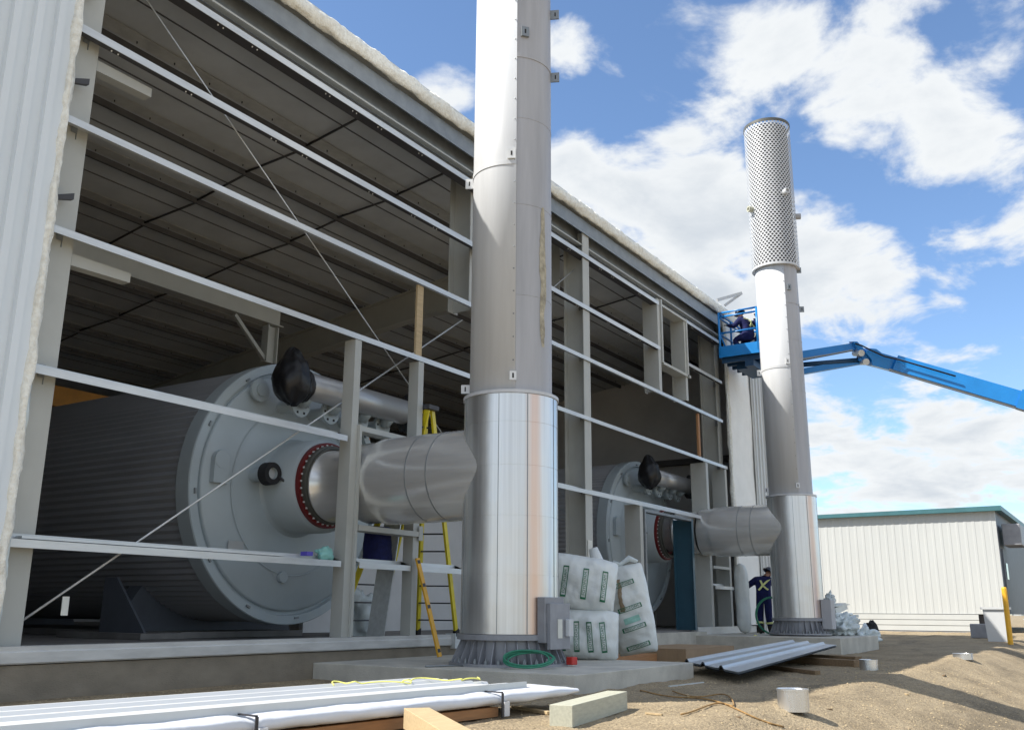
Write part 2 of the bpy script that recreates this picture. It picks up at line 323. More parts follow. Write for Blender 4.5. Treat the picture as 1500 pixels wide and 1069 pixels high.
g = MB(); nx, ny = len(xs), len(ys)
g.add([(x, y, tz(x, y)) for y in ys for x in xs], [(j * nx + i, j * nx + i + 1, (j + 1) * nx + i + 1, (j + 1) * nx + i) for j in range(ny - 1) for i in range(nx - 1)], True)
g.build('ground', 'gravel', kind='structure', fixn=False)
def hit(px, py):
    r = ray(px, py).normalized(); t = 3.
    while t < 400:
        P = CAM + r * t
        if P.z < tz(P.x, P.y): return P
        t += .02
    return P
# loose pebbles
pb = MB(); random.seed(3)
for i in range(15000):
    d = random.random() ** 1.6; x = 3.5 + 16 * d + random.uniform(-1, 1); y = random.uniform(-8.6, -.15)
    if 9.8 < x < 13.5 and y > -4.1: continue
    r = random.choice((.004, .006, .008, .012)) * random.uniform(.7, 1.3) * (1 + .4 * d); z = tz(x, y); sx, sy = random.uniform(.7, 1.3), random.uniform(.7, 1.3)
    pb.add([(x + r * sx, y, z), (x, y + r * sy, z), (x - r * sx, y, z), (x, y - r * sy, z), (x + random.uniform(-.3, .3) * r, y, z + r * .8)], [(0, 1, 4), (1, 2, 4), (2, 3, 4), (3, 0, 4)])
po = pb.build('gravel_stones', 'pebble', kind='stuff', fixn=False); tag(po, 'loose tan gravel stones scattered over the ground', 'gravel')

# ---------------------------------------------------------------- building
X0, X1, YB = 4.27, 31.0, 21.0
def zr(y): return 9.62 - .125 * y
B = thing('steel_building', 'large steel framed building with its facade still open between bare girts', 'building')
def part(name, mb, m, parent=B, **k): return mb.build(name, m, parent, **k)
part('foundation', MB().box((X0, -.0, -.9), (X1, .3, .075)).box((X0, .3, -.9), (X0 + .3, YB, .075)).box((X1 - .3, .3, -.9), (X1, YB, .075)).box((X0 + .3, YB - .3, -.9), (X1 - .3, YB, .075)), 'concrete_dk')
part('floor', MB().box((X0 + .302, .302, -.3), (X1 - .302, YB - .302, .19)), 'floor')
# roof deck and liner as a slab
part('roof', MB().extrude([(-.10, zr(-.10) - .06), (YB, zr(YB) - .06), (YB, zr(YB) + .02), (-.10, zr(-.10) + .02)], (X0 - .1, 0, 0), (X1 + .1, 0, 0), (0, 1, 0), (0, 0, 1)), ['panel_grey'])
part('ceiling_liner', MB().extrude([(.25, zr(.25) - .17), (YB - .1, zr(YB) - .17), (YB - .1, zr(YB) - .08), (.25, zr(.25) - .08)], (X0 + .1, 0, 0), (X1 - .1, 0, 0), (0, 1, 0), (0, 0, 1)), ['ceiling'])
# rear and end walls
part('rear_wall', MB().box((X0, YB - .05, .08), (X1, YB + .1, zr(YB) - .075)), 'liner')
def endwall(x0, x1): return MB().extrude([(.12, .08), (YB - .06, .08), (YB - .06, zr(YB) - .065), (.12, zr(.12) - .065)], (x0, 0, 0), (x1, 0, 0), (0, 1, 0), (0, 0, 1))
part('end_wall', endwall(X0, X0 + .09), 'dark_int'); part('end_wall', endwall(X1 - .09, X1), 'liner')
ew = part('wall_girt', MB().box((X1 - .33, .4, 5.6), (X1 - .13, YB - .1, 5.8)).box((X1 - .33, .4, 3.0), (X1 - .125, YB - .1, 3.02)), 'purlin')
sm = MB()
for i in range(12): sm.box((X1 - .12, 1.2 + i * 1.6, .2), (X1 - .091, 1.23 + i * 1.6, 5.55))
part('liner_seam', sm, 'facing')
# purlins run with the facade
for i in range(13):
    y = .95 + 1.52 * i; z = zr(y) - .17
    part('purlin', MB().extrude([(0, -.005), (.006, -.005), (.006, -.11), (.05, -.11), (.05, -.12), (0, -.12)], (X0 + .15, y, z), (X1 - .15, y, z), (0, 1, 0), (0, 0, 1)), 'purlin')
    part('insulation_band', MB().box((X0 + .15, y - .34, z - .012), (X1 - .15, y - .06, z - .004)), 'purlin_cream')
for x in (11.4, 14.0, 19.2, 23.0):
    for i in range(12):
        y = .95 + 1.52 * i; part('sag_rod', MB().tube([(x + (.10 if i % 2 else 0), y, zr(y) - .27), (x + (.0 if i % 2 else .1), y + 1.52, zr(y + 1.52) - .22)], .024, 5), 'dark')
for i in range(12):
    y = .95 + 1.52 * i + .62; z = zr(y) - .17
    for q in (0, .34): part('ceiling_rib', MB().box((X0 + .15, y + q, z - .02), (X1 - .15, y + q + .018, z - .001)), 'purlin')
# clips on the insulation bands
cl = MB()
for i in range(10):
    y = .95 + 1.52 * i; z = zr(y) - .18
    for k in range(38): cl.box((X0 + .6 + k * .7, y - .17, z - .05), (X0 + .615 + k * .7, y - .155, z - .014))
part('liner_clip', cl, 'dark')
# frames: columns and haunched rafters
def ibeam_col(x, w=.30, d=.5, top=9.0, name='column', m='cream', y0=.22):
    c = MB(); c.box((x - w / 2, y0, .19), (x + w / 2, y0 + .02, top)); c.box((x - w / 2, y0 + d - .02, .19), (x + w / 2, y0 + d, top)); c.box((x - .008, y0 + .021, .19), (x + .008, y0 + d - .021, top))
    return part(name, c, m)
COLX = (5.66, 13.85, 18.0, 26.6)
for x in COLX:
    y0 = .04 if x == 18.0 else .22
    if x == 13.85:
        part('wind_post', MB().box((x - .15, .22, 6.12), (x + .15, .24, 8.9)).box((x - .15, .70, 6.12), (x + .15, .72, 8.9)).box((x - .008, .2401, 6.12), (x + .008, .699, 8.9)), 'cream'); continue
    ibeam_col(x, .36 if x < 6 else .30, .5, 9.1 if x == 18.0 else 8.9, y0=y0)
    r = MB(); pr = [(.73, 7.75), (4.6, 7.85), (YB - .3, zr(YB) - 1.0), (YB - .3, zr(YB) - .40), (.73, 9.1)]
    r.extrude(pr, (x - .008, 0, 0), (x + .008, 0, 0), (0, 1, 0), (0, 0, 1))
    for a, b in ((pr[0], pr[1]), (pr[1], pr[2]), (pr[3], pr[4])):
        r.bar((x, a[0], a[1]), (x, b[0], b[1]), .28, .02)
    if x == 18.0: part('rafter', r, 'cream')
    part('column', MB().box((x - .15, YB - .8, .19), (x + .15, YB - .45, zr(YB) - .45)), 'cream')
# longitudinal beam on hangers, seen under the third girt
lb = MB().box((5.2, 5.86, 6.80), (14.4, 6.14, 6.825)).box((5.2, 5.99, 6.825), (14.4, 6.01, 7.2)).box((5.2, 5.86, 7.2), (14.4, 6.14, 7.225))
part('eave_beam', lb, 'cream')
part('hanger', MB().box((14.0, 5.9, 5.95), (14.03, 6.1, 6.78)).box((14.28, 5.9, 5.95), (14.31, 6.1, 6.78)).box((14.03, 5.99, 5.95), (14.28, 6.01, 6.78)), 'cream')
part('knee_brace', MB().bar((13.1, 6, 6.78), (14.05, 6, 5.98), .08, .08), 'cream')
part('crane_beam', MB().box((6, 12.0, 5.4), (30, 12.3, 5.9)), 'orange'); part('crane_beam', MB().box((13.2, 7.2, 4.6), (19, 7.6, 5.1)), 'orange')
bh = MB()
for x, z in ((5.86, 6.98), (5.86, 4.46)):
    bh = MB().extrude([(0, 0), (.78, .02), (.78, .14), (0, .14)], (x, .25, z), (x, .40, z), (1, 0, 0), (0, 0, 1)); part('bracket', bh, 'cream')
# girts (Z sections, web flat)
def girt(x0, x1, z, name='girt', d=.20, h=.085, m='galv', y=0.):
    p = [(0, -h), (.006, -h), (.006, -.006), (d, -.006), (d, h * .8), (d + .006, h * .8), (d + .006, 0), (0, 0)]
    zz = z + h / 2
    g = MB().extrude(p, (x0, y, zz), (x1, y, zz), (0, 1, 0), (0, 0, 1))
    o = part(name, g, m)
    if z > 7: MB().box((x0, .0065, zz - h - .003), (x1, .19 if z > 8 else .09, zz - h + .002)).build('girt_shade_strip', 'dark', o)  # dark strip under the high girts stands in for shade
    bo = MB()
    x = x0 + .5
    while x < x1 - .2:
        for q in (0, .09): bo.lathe([(0, -.016), (.010, -.016), (.010, 0)], o=(x + q, .1 if z < 7 else .05, zz - (.0065 if z < 7 else h + .003)), n=6)
        x += random.choice((.62, 1.1, 1.5))
    bo.build('bolt', 'white', o)
    return o
XL, XA, XB = 5.40, 10.62, 12.12
ZG = [8.49, 7.26, 6.07, 4.72, 3.11, 1.28]
girt(XL, 21.98, ZG[0], h=.10); girt(23.80, 26.4, ZG[0])
girt(XL, 21.98, ZG[1], h=.10); girt(23.80, 26.4, ZG[1])
girt(XL, 26.3, ZG[2]); girt(XL, 26.5, ZG[3])
girt(XL, 10.36, ZG[4]); girt(13.0, 25.0, ZG[4])
girt(XL, 10.36, ZG[5], d=.2); girt(10.75, 11.95, ZG[5]); girt(12.18, 13.4, ZG[5]); girt(25.1, 26.5, 1.3)
for cx_ in (5.66, 18.0, 26.4):
    for z in ZG[:5]:
        part('girt_clip', MB().box((cx_ + .03, .21, z - .10), (cx_ + .04, .30, z + .12)).box((cx_ - .04, .2065, z - .03), (cx_ + .04, .2095, z + .12)), 'galv_dull')
for z in (7.0, 5.75, 4.45, 2.9):
    part('flange_brace', MB().box((18.16, .42, z - .05), (18.55, .50, z + .05)), 'purlin_cream')
part('spare_channel', MB().box((5.6, .05, 1.335), (9.3, .17, 1.36)), 'galv')
part('girt_clip', MB().box((5.15, -.02, 4.98), (5.17, .16, 5.12)).box((5.17, .02, 5.10), (5.42, .14, 5.12)), 'dark')
for z in (5.08, 6.55, 7.75): part('girt_clip', MB().extrude([(0, 0), (.24, .08), (.24, .16), (0, .05)], (5.44, .06, z), (5.44, .12, z), (1, 0, 0), (0, 0, 1)), 'dark')
# eave: struts, gap, trim, roof edge insulation
part('eave_strut', MB().extrude([(0, 9.02), (.01, 9.02), (.01, 9.33), (.18, 9.33), (.18, 9.34), (0, 9.34)], (X0 + .2, 0, 0), (X1 - .1, 0, 0), (0, 1, 0), (0, 0, 1)), 'galv_dull')
part('eave_strut', MB().extrude([(.06, 8.74), (.22, 8.78), (.22, 8.80), (.06, 8.77)], (X0 + .2, 0, 0), (X1 - 4.4, 0, 0), (0, 1, 0), (0, 0, 1)), 'cream')
part('eave_strut', MB().extrude([(.24, 8.62), (.26, 8.62), (.26, 9.2), (.24, 9.2)], (X0 + .2, 0, 0), (X1 - 4.4, 0, 0), (0, 1, 0), (0, 0, 1)), 'galv_dull')
def wool_strip(name, p0, p1, r, seed, m='wool', parent=B, squash=1., n=10, seg=.06, amp=.35):
    p0 = Vector(p0); p1 = Vector(p1); d = p1 - p0; l = d.length; d.normalize()
    u = d.cross(Vector((0, 0, 1))); u = u.normalized() if u.length > .01 else Vector((0, 1, 0)); w = u.cross(d)
    k = int(l / seg); vs = []
    for i in range(k + 1):
        t = i / k * l; c = p0 + d * t
        for j in range(n):
            a = 2 * math.pi * j / n
            rr = r * (1 + amp * fbm(t * 2.2, math.cos(a) * 1.2 + seed, math.sin(a) * 1.2, 5) + .12 * mnoise.noise(Vector((t * 22, a * 3, seed))))
            vs.append(c + u * math.cos(a) * rr * squash + w * math.sin(a) * rr)
    fs = [(i * n + j, i * n + (j + 1) % n, (i + 1) * n + (j + 1) % n, (i + 1) * n + j) for i in range(k) for j in range(n)] + [tuple(range(n))[::-1], tuple(k * n + j for j in range(n))]
    return MB().add(vs, fs, True).build(name, m, parent)
wool_strip('roof_edge_insulation', (X0 + .1, -.09, 9.50), (X1 + .1, -.09, 9.50), .135, 1., squash=.55, seg=.05, n=14)
# left cladding
def ribbed(x0, x1, z0, z1, y, pitch, rw, rd, name='wall_panel', m='panel', parent=B):
    pts = [(x0, 0)]; x = x0 + pitch * .3
    while x + rw < x1:
        pts += [(x, 0), (x + rw * .13, -rd), (x + rw * .87, -rd), (x + rw, 0)]; x += pitch
    pts += [(x1, 0), (x1, .012), (x0, .012)]
    return MB().extrude(pts, (0, y, z0), (0, y, z1), (1, 0, 0), (0, 1, 0)).build(name, m, parent)
ribbed(X0, 5.32, .0, 9.36, -.09, .245, .11, .06)
part('wall_insulation', MB().box((X0 + .13, -.07, .1), (5.33, .10, 9.3)), 'facing')
wool_strip('wall_insulation', (5.36, -.05, .1), (5.34, -.05, 9.36), .062, 5., 'wool', squash=1.2, seg=.06, amp=.55)
wool_strip('wall_insulation', (5.42, .0, .1), (5.40, .0, 3.4), .04, 9., 'plastic', squash=.9, seg=.05, amp=.9)
part('base_girt', MB().extrude([(-.03, .085), (.16, .085), (.16, .26), (-.03, .26), (-.03, .215), (-.045, .20), (-.045, .10)], (X0 + .1, 0, 0), (13.05, 0, 0), (0, 1, 0), (0, 0, 1)), 'cream_dirty')
part('base_girt', MB().box((13.06, 0, .085), (20.2, .16, .22)), 'cream_dirty')
part('base_girt', MB().box((23.7, -.02, .085), (28.2, .16, .27)), 'galv')
part('end_clip', MB().box((13.05, -.1, .04), (13.07, .1, .28)).box((13.07, -.1, .04), (13.2, -.09, .22)), 'galv')
# framed openings for the ducts: posts (flange + web), header and sill
def post(x, z0, z1, w=.13, d=.34, m='cream', name='post', y0=.008):
    return part(name, MB().box((x - w, y0, z0), (x, y0 + .012, z1)).box((x - .012, y0 + .0125, z0), (x, y0 + d - .0125, z1)).box((x - w, y0 + d - .012, z0), (x, y0 + d, z1)), m)
def post_l(x, z0, z1, w=.13, d=.34, m='cream', name='post', y0=.008):   # web on the left
    return part(name, MB().box((x - w, y0, z0), (x, y0 + .012, z1)).box((x - w, y0 + .0125, z0), (x - w + .012, y0 + d - .0125, z1)).box((x - w, y0 + d - .012, z0), (x, y0 + d, z1)), m)
post_l(10.58, .262, 4.67, .14, .22); part('opening_jamb', MB().box((10.585, -.035, .262), (10.635, .06, 3.35)), 'cream')
post_l(12.14, .262, 4.67, .14, .20)
part('opening_header', MB().box((10.636, .0, 3.27), (11.97, .24, 3.35)), 'cream'); part('opening_sill', MB().box((10.66, -.03, 1.78), (12.2, .24, 1.86)).box((12.1, -.035, 1.72), (12.2, -.03, 1.95)), 'cream')
part('timber_post', MB().box((11.96, .05, 4.78), (12.12, .09, 6.02)), 'wood')
post_l(22.0, 6.1, 8.6, .16, .42); post_l(23.75, 6.2, 8.5, .14, .40)
part('louvre_frame', MB().box((22.02, -.03, 6.90), (22.09, .12, 8.62)).box((23.70, -.03, 6.85), (23.78, .12, 8.52)).box((22.09, -.03, 8.44), (23.70, .30, 8.50)).box((22.09, -.03, 6.86), (23.9, .30, 6.93)), 'cream')
post_l(24.95, .27, 4.66, .16, .45); post_l(26.4, .27, 4.66, .14, .40); part('rusty_post', MB().box((24.5, .06, 4.80), (24.62, .12, 6.0)), 'wood_or')
part('opening_header', MB().box((25.0, .0, 3.26), (26.25, .30, 3.33)), 'cream'); part('opening_sill', MB().box((25.0, -.02, 1.80), (26.3, .24, 1.87)), 'cream')
# doorway
post_l(20.62, .2, 3.1, .16, .4)
dfm = part('door_frame', MB().box((20.66, -.03, .2), (20.72, .14, 3.0)).box((20.72, -.03, 2.94), (23.5, .14, 3.0)), 'galv_dull')
MB().box((23.5, -.03, .2), (23.62, -.018, 3.0)).box((23.60, -.0175, .2), (23.62, .50, 3.0)).box((23.5, .488, .2), (23.598, .50, 3.0)).build('door_jamb', 'teal', dfm)
part('door_sill', MB().box((20.2, -.25, -.25), (23.7, -.005, .17)), 'concrete')
# rod bracing and stray bits
part('brace_rod', MB().tube([(5.86, .3, .50), (13.6, .3, 5.86)], .014, 6), 'galv'); part('brace_rod', MB().tube([(5.8, .34, 8.85), (13.6, .34, 3.32)], .011, 6), 'galv')
part('brace_rod', MB().tube([(13.9, .3, 5.2), (17.9, .3, 8.2)], .012, 6), 'galv')
part('tag', MB().box((6.28, .27, .56), (6.36, .28, .76)), 'paper'); tg = part('tag', MB().box((17.9, .02, 1.55), (18.08, .035, 2.1)), 'paper')
part('corner_post', MB().box((16.9, .5, .2), (17.1, .8, 2.6)), 'liner')
# far insulated bay and its end cladding
def ins(u, v):
    x = 26.62 + u * 2.1; z = .3 + v * 9.0
    return Vector((x + (.10 * fbm(z * .8, 3, 0) + .05 * fbm(z * 5, 1, 0)) * (1 - u), -.10 + .03 * fbm(x * 2, z * .7, 5), z))
ii = MB().grid(ins, 10, 90); 
n0 = len(ii.v); ii.add([(26.75, .03, .3), (28.7, .03, .3), (28.7, .03, 9.3), (26.75, .03, 9.3)], [(0, 1, 2, 3)])
part('wall_insulation', ii, 'facing')
wool_strip('wall_insulation', (26.66, -.06, .3), (26.66, -.06, 9.3), .05, 15., 'wool', squash=1.2, seg=.08, amp=.6)
ribbed(28.55, X1 + .05, .05, 9.36, -.15, .30, .10, .04, m='panel_grey')
part('corner_trim', MB().box((X1 + .0501, -.2, .0), (X1 + .08, .2, 9.36)), 'panel_grey')
part('fascia', MB().box((28.4, -.10, 9.2), (X1, -.02, 9.38)), 'bluedk')

# ---------------------------------------------------------------- concrete pads
pd = MB().box((9.9, -4.08, -.5), (13.42, -.003, -.06)).build('concrete_pad', 'concrete', bevel=.012); tag(pd, 'grey concrete pad under the nearer stack, its corner towards the viewer', 'concrete pad', 'stack pads')
pd = MB().box((22.95, -3.75, -.5), (26.75, -.004, .09)).build('concrete_pad', 'concrete', bevel=.012); tag(pd, 'grey concrete pad under the far stack with plastic piled on it', 'concrete pad', 'stack pads')

# ---------------------------------------------------------------- exhaust stacks
SX, SY = 11.29, -2.32
def make_stack(dz=-.12, zp=11.0, ztop=15.0, zc=3.62):
    T = thing('exhaust_stack', 'nearest tall exhaust stack, cut off by the top of the photo, with an orange reflection painted on its right', 'exhaust stack', (SX, SY, -.06), group='exhaust stacks')
    va = math.atan2(-9.6 - SY, -SX)           # towards the viewer
    seam = math.atan2(-9.6 - SY, 0 - SX) + .09
    # base
    b = MB(); b.lathe([(.0, 0), (.82, 0), (.82, .035), (.70, .036)], n=64, smooth=False).lathe([(.635, .03), (.625, .33)], n=64)
    T1 = b.build('base_skirt', 'steelgrey', T)
    gs = MB()
    for i in range(28):
        a = 2 * math.pi * i / 28 + .05; c, s = math.cos(a), math.sin(a)
        mt = Matrix.Rotation(a, 4, 'Z'); MB().extrude([(.63, .036), (.79, .036), (.77, .09), (.66, .33), (.63, .33)], mt @ Vector((0, -.006, 0)), mt @ Vector((0, .006, 0)), mt @ Vector((1, 0, 0)), (0, 0, 1)).build('gusset', 'steelgrey', T1)
    bo = MB()
    for i in range(28):
        a = 2 * math.pi * (i + .5) / 28 + .05; MB().lathe([(0, .10), (.017, .10), (.017, .0775), (.03, .0775), (.03, .036)], o=(.745 * math.cos(a), .745 * math.sin(a), 0), n=8, smooth=False).build('anchor_bolt', 'galv_dull', T1)
    MB().lathe([(.60, .33), (.715, .33), (.715, .40), (.60, .40)], n=64, smooth=False).build('base_ring', 'steelgrey', T)
    # polished lower cladding in four courses with lap seams
    hs = [.402, 1.16, 1.94, 2.62, 3.22, zc]
    cm_ = MB()
    for i in range(len(hs) - 1):
        cm_.lathe([(.672, hs[i] + .004), (.672, hs[i + 1] - .004)], n=96)
        if i: cm_.lathe([(.672, hs[i] - .004), (.667, hs[i] - .0035), (.667, hs[i] + .0035), (.672, hs[i] + .004)], n=96, smooth=False)
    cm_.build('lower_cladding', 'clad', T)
    sd_ = MB()
    for a, w in ((va + .35, .006), (va + 1.1, .006), (va + 1.42, .006), (va - .25, .004), (va - 1.2, .006)):
        mt = Matrix.Rotation(a, 4, 'Z'); sd_.box((.665, -w, .41), (.6765, w, zc - .01), mt)
    sd_.build('cladding_seam', 'galv_dull', T)
    MB().lathe([(.60, zc), (.69, zc), (.69, zc + .045), (.60, zc + .05)], n=64, smooth=False).build('cladding_collar', 'stack', T)
    # upper shell: two half sheets, the sunny one proud of the other with a riveted seam
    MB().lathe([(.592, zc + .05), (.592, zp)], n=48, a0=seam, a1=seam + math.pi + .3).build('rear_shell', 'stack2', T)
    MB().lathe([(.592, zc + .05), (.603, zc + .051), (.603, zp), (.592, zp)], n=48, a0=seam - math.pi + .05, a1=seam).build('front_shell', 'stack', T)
    rv = MB(); z = 4.1
    while z < zp - .1:
        a = seam - .045; rv.lathe([(.0, .0), (.006, .0), (.008, -.006)], axis='x', o=(0, 0, 0), n=6) if False else None
        c = Vector((.605 * math.cos(a), .605 * math.sin(a), z)); rv.box(c - Vector((.008, .008, .008)), c + Vector((.008, .008, .008))); z += .34
    rv.build('rivet', 'galv_dull', T)
    for z, a0, a1, r in ((7.25, seam - math.pi + .05, seam, .606), (9.05, seam + .002, seam + math.pi, .595), (5.2, seam + .002, seam + math.pi, .594), (6.6, seam + .002, seam + math.pi, .594), (8.0, seam + .002, seam + math.pi, .594)):
        wide = .035 if z in (7.25, 9.05) else .008; z += dz
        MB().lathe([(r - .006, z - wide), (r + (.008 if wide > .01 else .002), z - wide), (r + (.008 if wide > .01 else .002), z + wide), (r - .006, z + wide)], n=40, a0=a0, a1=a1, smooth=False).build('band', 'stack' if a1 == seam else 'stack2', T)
    def lug(a, z, m='white', s=1.):
        mt = Matrix.Rotation(a, 4, 'Z')
        q = abs(math.sin(a - va)) > .75; z += dz if z > 5 else zc - 3.80
        if q:
            o = MB().box((.59, -.012, z - .08 * s), (.73, .012, z + .08 * s), mt).build('lug', m, T); MB().box((.66, -.014, z - .035), (.68, .014, z + .035), mt).build('lug_slot', 'rubber', o)
        else:
            o = MB().box((.595, -.06 * s, z - .08 * s), (.635, .06 * s, z + .08 * s), mt).build('lug', m, T); MB().box((.6351, -.012, z - .035), (.638, .012, z + .035), mt).build('lug_slot', 'rubber', o)
    for a, z in ((seam - .12, 7.38), (seam - 1.75, 7.2), (seam - 1.72, 4.0), (seam + 1.35, 8.97), (seam + .2, 9.45), (seam + 1.35, 10.1), (seam - .05, 4.05)): lug(a, z, 'white' if z < 8 else 'galv_dull', 1. if z > 4.1 else .8)
    # perforated top sleeve with real holes
    rp = .685; nc = 38; nr = 66; hz_ = (ztop - .08 - zp - .06) / nr; pf = MB()
    for j in range(nr):
        off = .5 * (j % 2)
        for i in range(nc):
            a0 = 2 * math.pi * (i + off) / nc; da = 2 * math.pi / nc; z0 = zp + .06 + j * hz_; vs = []
            for (u, v) in ((0, 0), (1, 0), (1, 1), (0, 1)): vs.append((u, v))
            for q in range(8): 
                an = math.pi / 8 + q * math.pi / 4 - math.pi * .75 - math.pi / 8; vs.append((.5 + .33 * math.cos(an), .5 + .45 * math.sin(an)))
            P = [(rp * math.cos(a0 + da * u), rp * math.sin(a0 + da * u), z0 + hz_ * v) for u, v in vs]
            pf.add(P, [(0, 1, 6, 5, 4), (1, 2, 8, 7, 6), (2, 3, 10, 9, 8), (3, 0, 4, 11, 10)], True)
    pf.lathe([(rp - .09, zp), (rp + .006, zp), (rp + .006, zp + .06), (rp, zp + .06)], n=nc * 2, smooth=False)
    pf.build('perforated_sleeve', 'stack', T)
    MB().lathe([(rp - .02, ztop - .08), (rp + .012, ztop - .08), (rp + .012, ztop), (rp - .02, ztop)], n=88, smooth=False).build('top_rim', 'duct_dk', T)
    MB().lathe([(.60, zp), (.60, ztop - .12)], n=40).build('inner_liner', 'holes', T)  # dark colour makes the holes of the sleeve stand out
    for a, z, m_ in ((va - 1.25, zp + 1.75, 'wood_pale'), (va + 1.45, zp + 1.6, 'stack2'), (va + .35, zp + 2.1, 'stack')):
        mt = Matrix.Translation((0, 0, z)) @ Matrix.Rotation(a, 4, 'Z')
        c = MB().lathe([(.0, .66), (.085, .66), (.085, .83), (.05, .83), (.05, .76), (0, .76)], axis='x', n=18, smooth=False); c.v = [tuple(mt @ Vector(v)) for v in c.v]; c.build('nozzle', m_, T)
    # horizontal duct with a mitred end at the stack
    zd = 2.62; vs = []; n = 64
    D = MB(); rd = .661
    for i in range(n):
        a = 2 * math.pi * i / n; dx = rd * math.cos(a); yy = math.sqrt(max(0, .672 ** 2 - dx * dx)); D.v.append((dx, yy - .004, zd + rd * math.sin(a)))
    for i in range(n):
        a = 2 * math.pi * i / n; D.v.append((rd * math.cos(a), .95, zd + rd * math.sin(a)))
    D.f += [(i, (i + 1) % n, n + (i + 1) % n, n + i) for i in range(n)]; D.sm += [True] * n; D.mi += [0] * n
    for pr2 in ([(rd, .95), (rd, 1.6), (rd, 2.21)], [(rd, 2.21), (.625, 2.215)], [(.625, 2.215), (.625, 2.62)], [(.625, 2.62), (.56, 2.66)]):
        D.lathe(pr2, axis='y', o=(0, 0, zd), n=n)
    du = D.build('duct', 'duct', T)
    for y in (1.02, 1.40): MB().lathe([(rd - .003, y - .009), (rd + .004, y - .009), (rd + .004, y + .009), (rd - .003, y + .009)], axis='y', o=(0, 0, zd), n=64, smooth=False).build('duct_seam', 'galv_dull', du)
    MB().lathe([(.56, 2.70), (.56, 3.36), (.575, 3.365), (.575, 3.40), (.56, 3.41), (.50, 3.42), (.49, 3.72)], axis='y', o=(0, 0, zd), n=64).build('duct_neck', 'duct', du)
    return T
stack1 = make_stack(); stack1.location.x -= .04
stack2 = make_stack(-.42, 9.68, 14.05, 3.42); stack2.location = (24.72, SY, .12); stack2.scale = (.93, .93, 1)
tag(stack2, 'complete exhaust stack further off with a perforated top, in front of the blue lift', 'exhaust stack', 'exhaust stacks')
# extras of the near stack: glue stain on the shell and the control box at its foot
va = math.atan2(-9.6 - SY, -SX)
def stain(u, v):
    z = 4.35 + v * 2.15; w = (.075 + .035 * fbm(z * 3, 1, 2)) * math.sin(math.pi * min(1, max(0, .03 + v * .94))) ** .35
    a = va + .86 + .05 * fbm(z * 1.6, 7, 0) + (u - .5) * 2 * w * 1.5
    return Vector((.5965 * math.cos(a), .5965 * math.sin(a), z))
stain_m = mat('glue_residue', (.40, .36, .27), .9, 0, .4, 9, bump=.5, bscale=30)
MB().grid(stain, 6, 80).build('glue_stain', stain_m, stack1)
def streak_band(u, v): pass
mt = Matrix.Rotation(va + .86, 4, 'Z')
cbx = MB().box((.66, -.21, .30), (.79, .20, .88), mt).build('control_box', 'steelgrey', stack1, bevel=.008)
MB().box((.791, -.17, .22), (.85, .25, .80), mt).build('box_door', 'steelgrey', cbx, bevel=.006)
MB().box((.8505, -.02, .36), (.86, .07, .60), mt).build('paper_label', 'paper', cbx); MB().box((.8505, .14, .38), (.92, .24, .60), mt).build('box_switch', 'stack', cbx, bevel=.01)
MB().box((.80, .22, .02), (.90, .34, .12), mt).build('red_cap', 'redp', cbx, bevel=.01)
mt2 = Matrix.Rotation(va + 1.0, 4, 'Z'); cb2 = MB().box((.66, -.2, .14), (.92, .2, .85), mt2).build('control_box', 'stack2', stack2, bevel=.008)

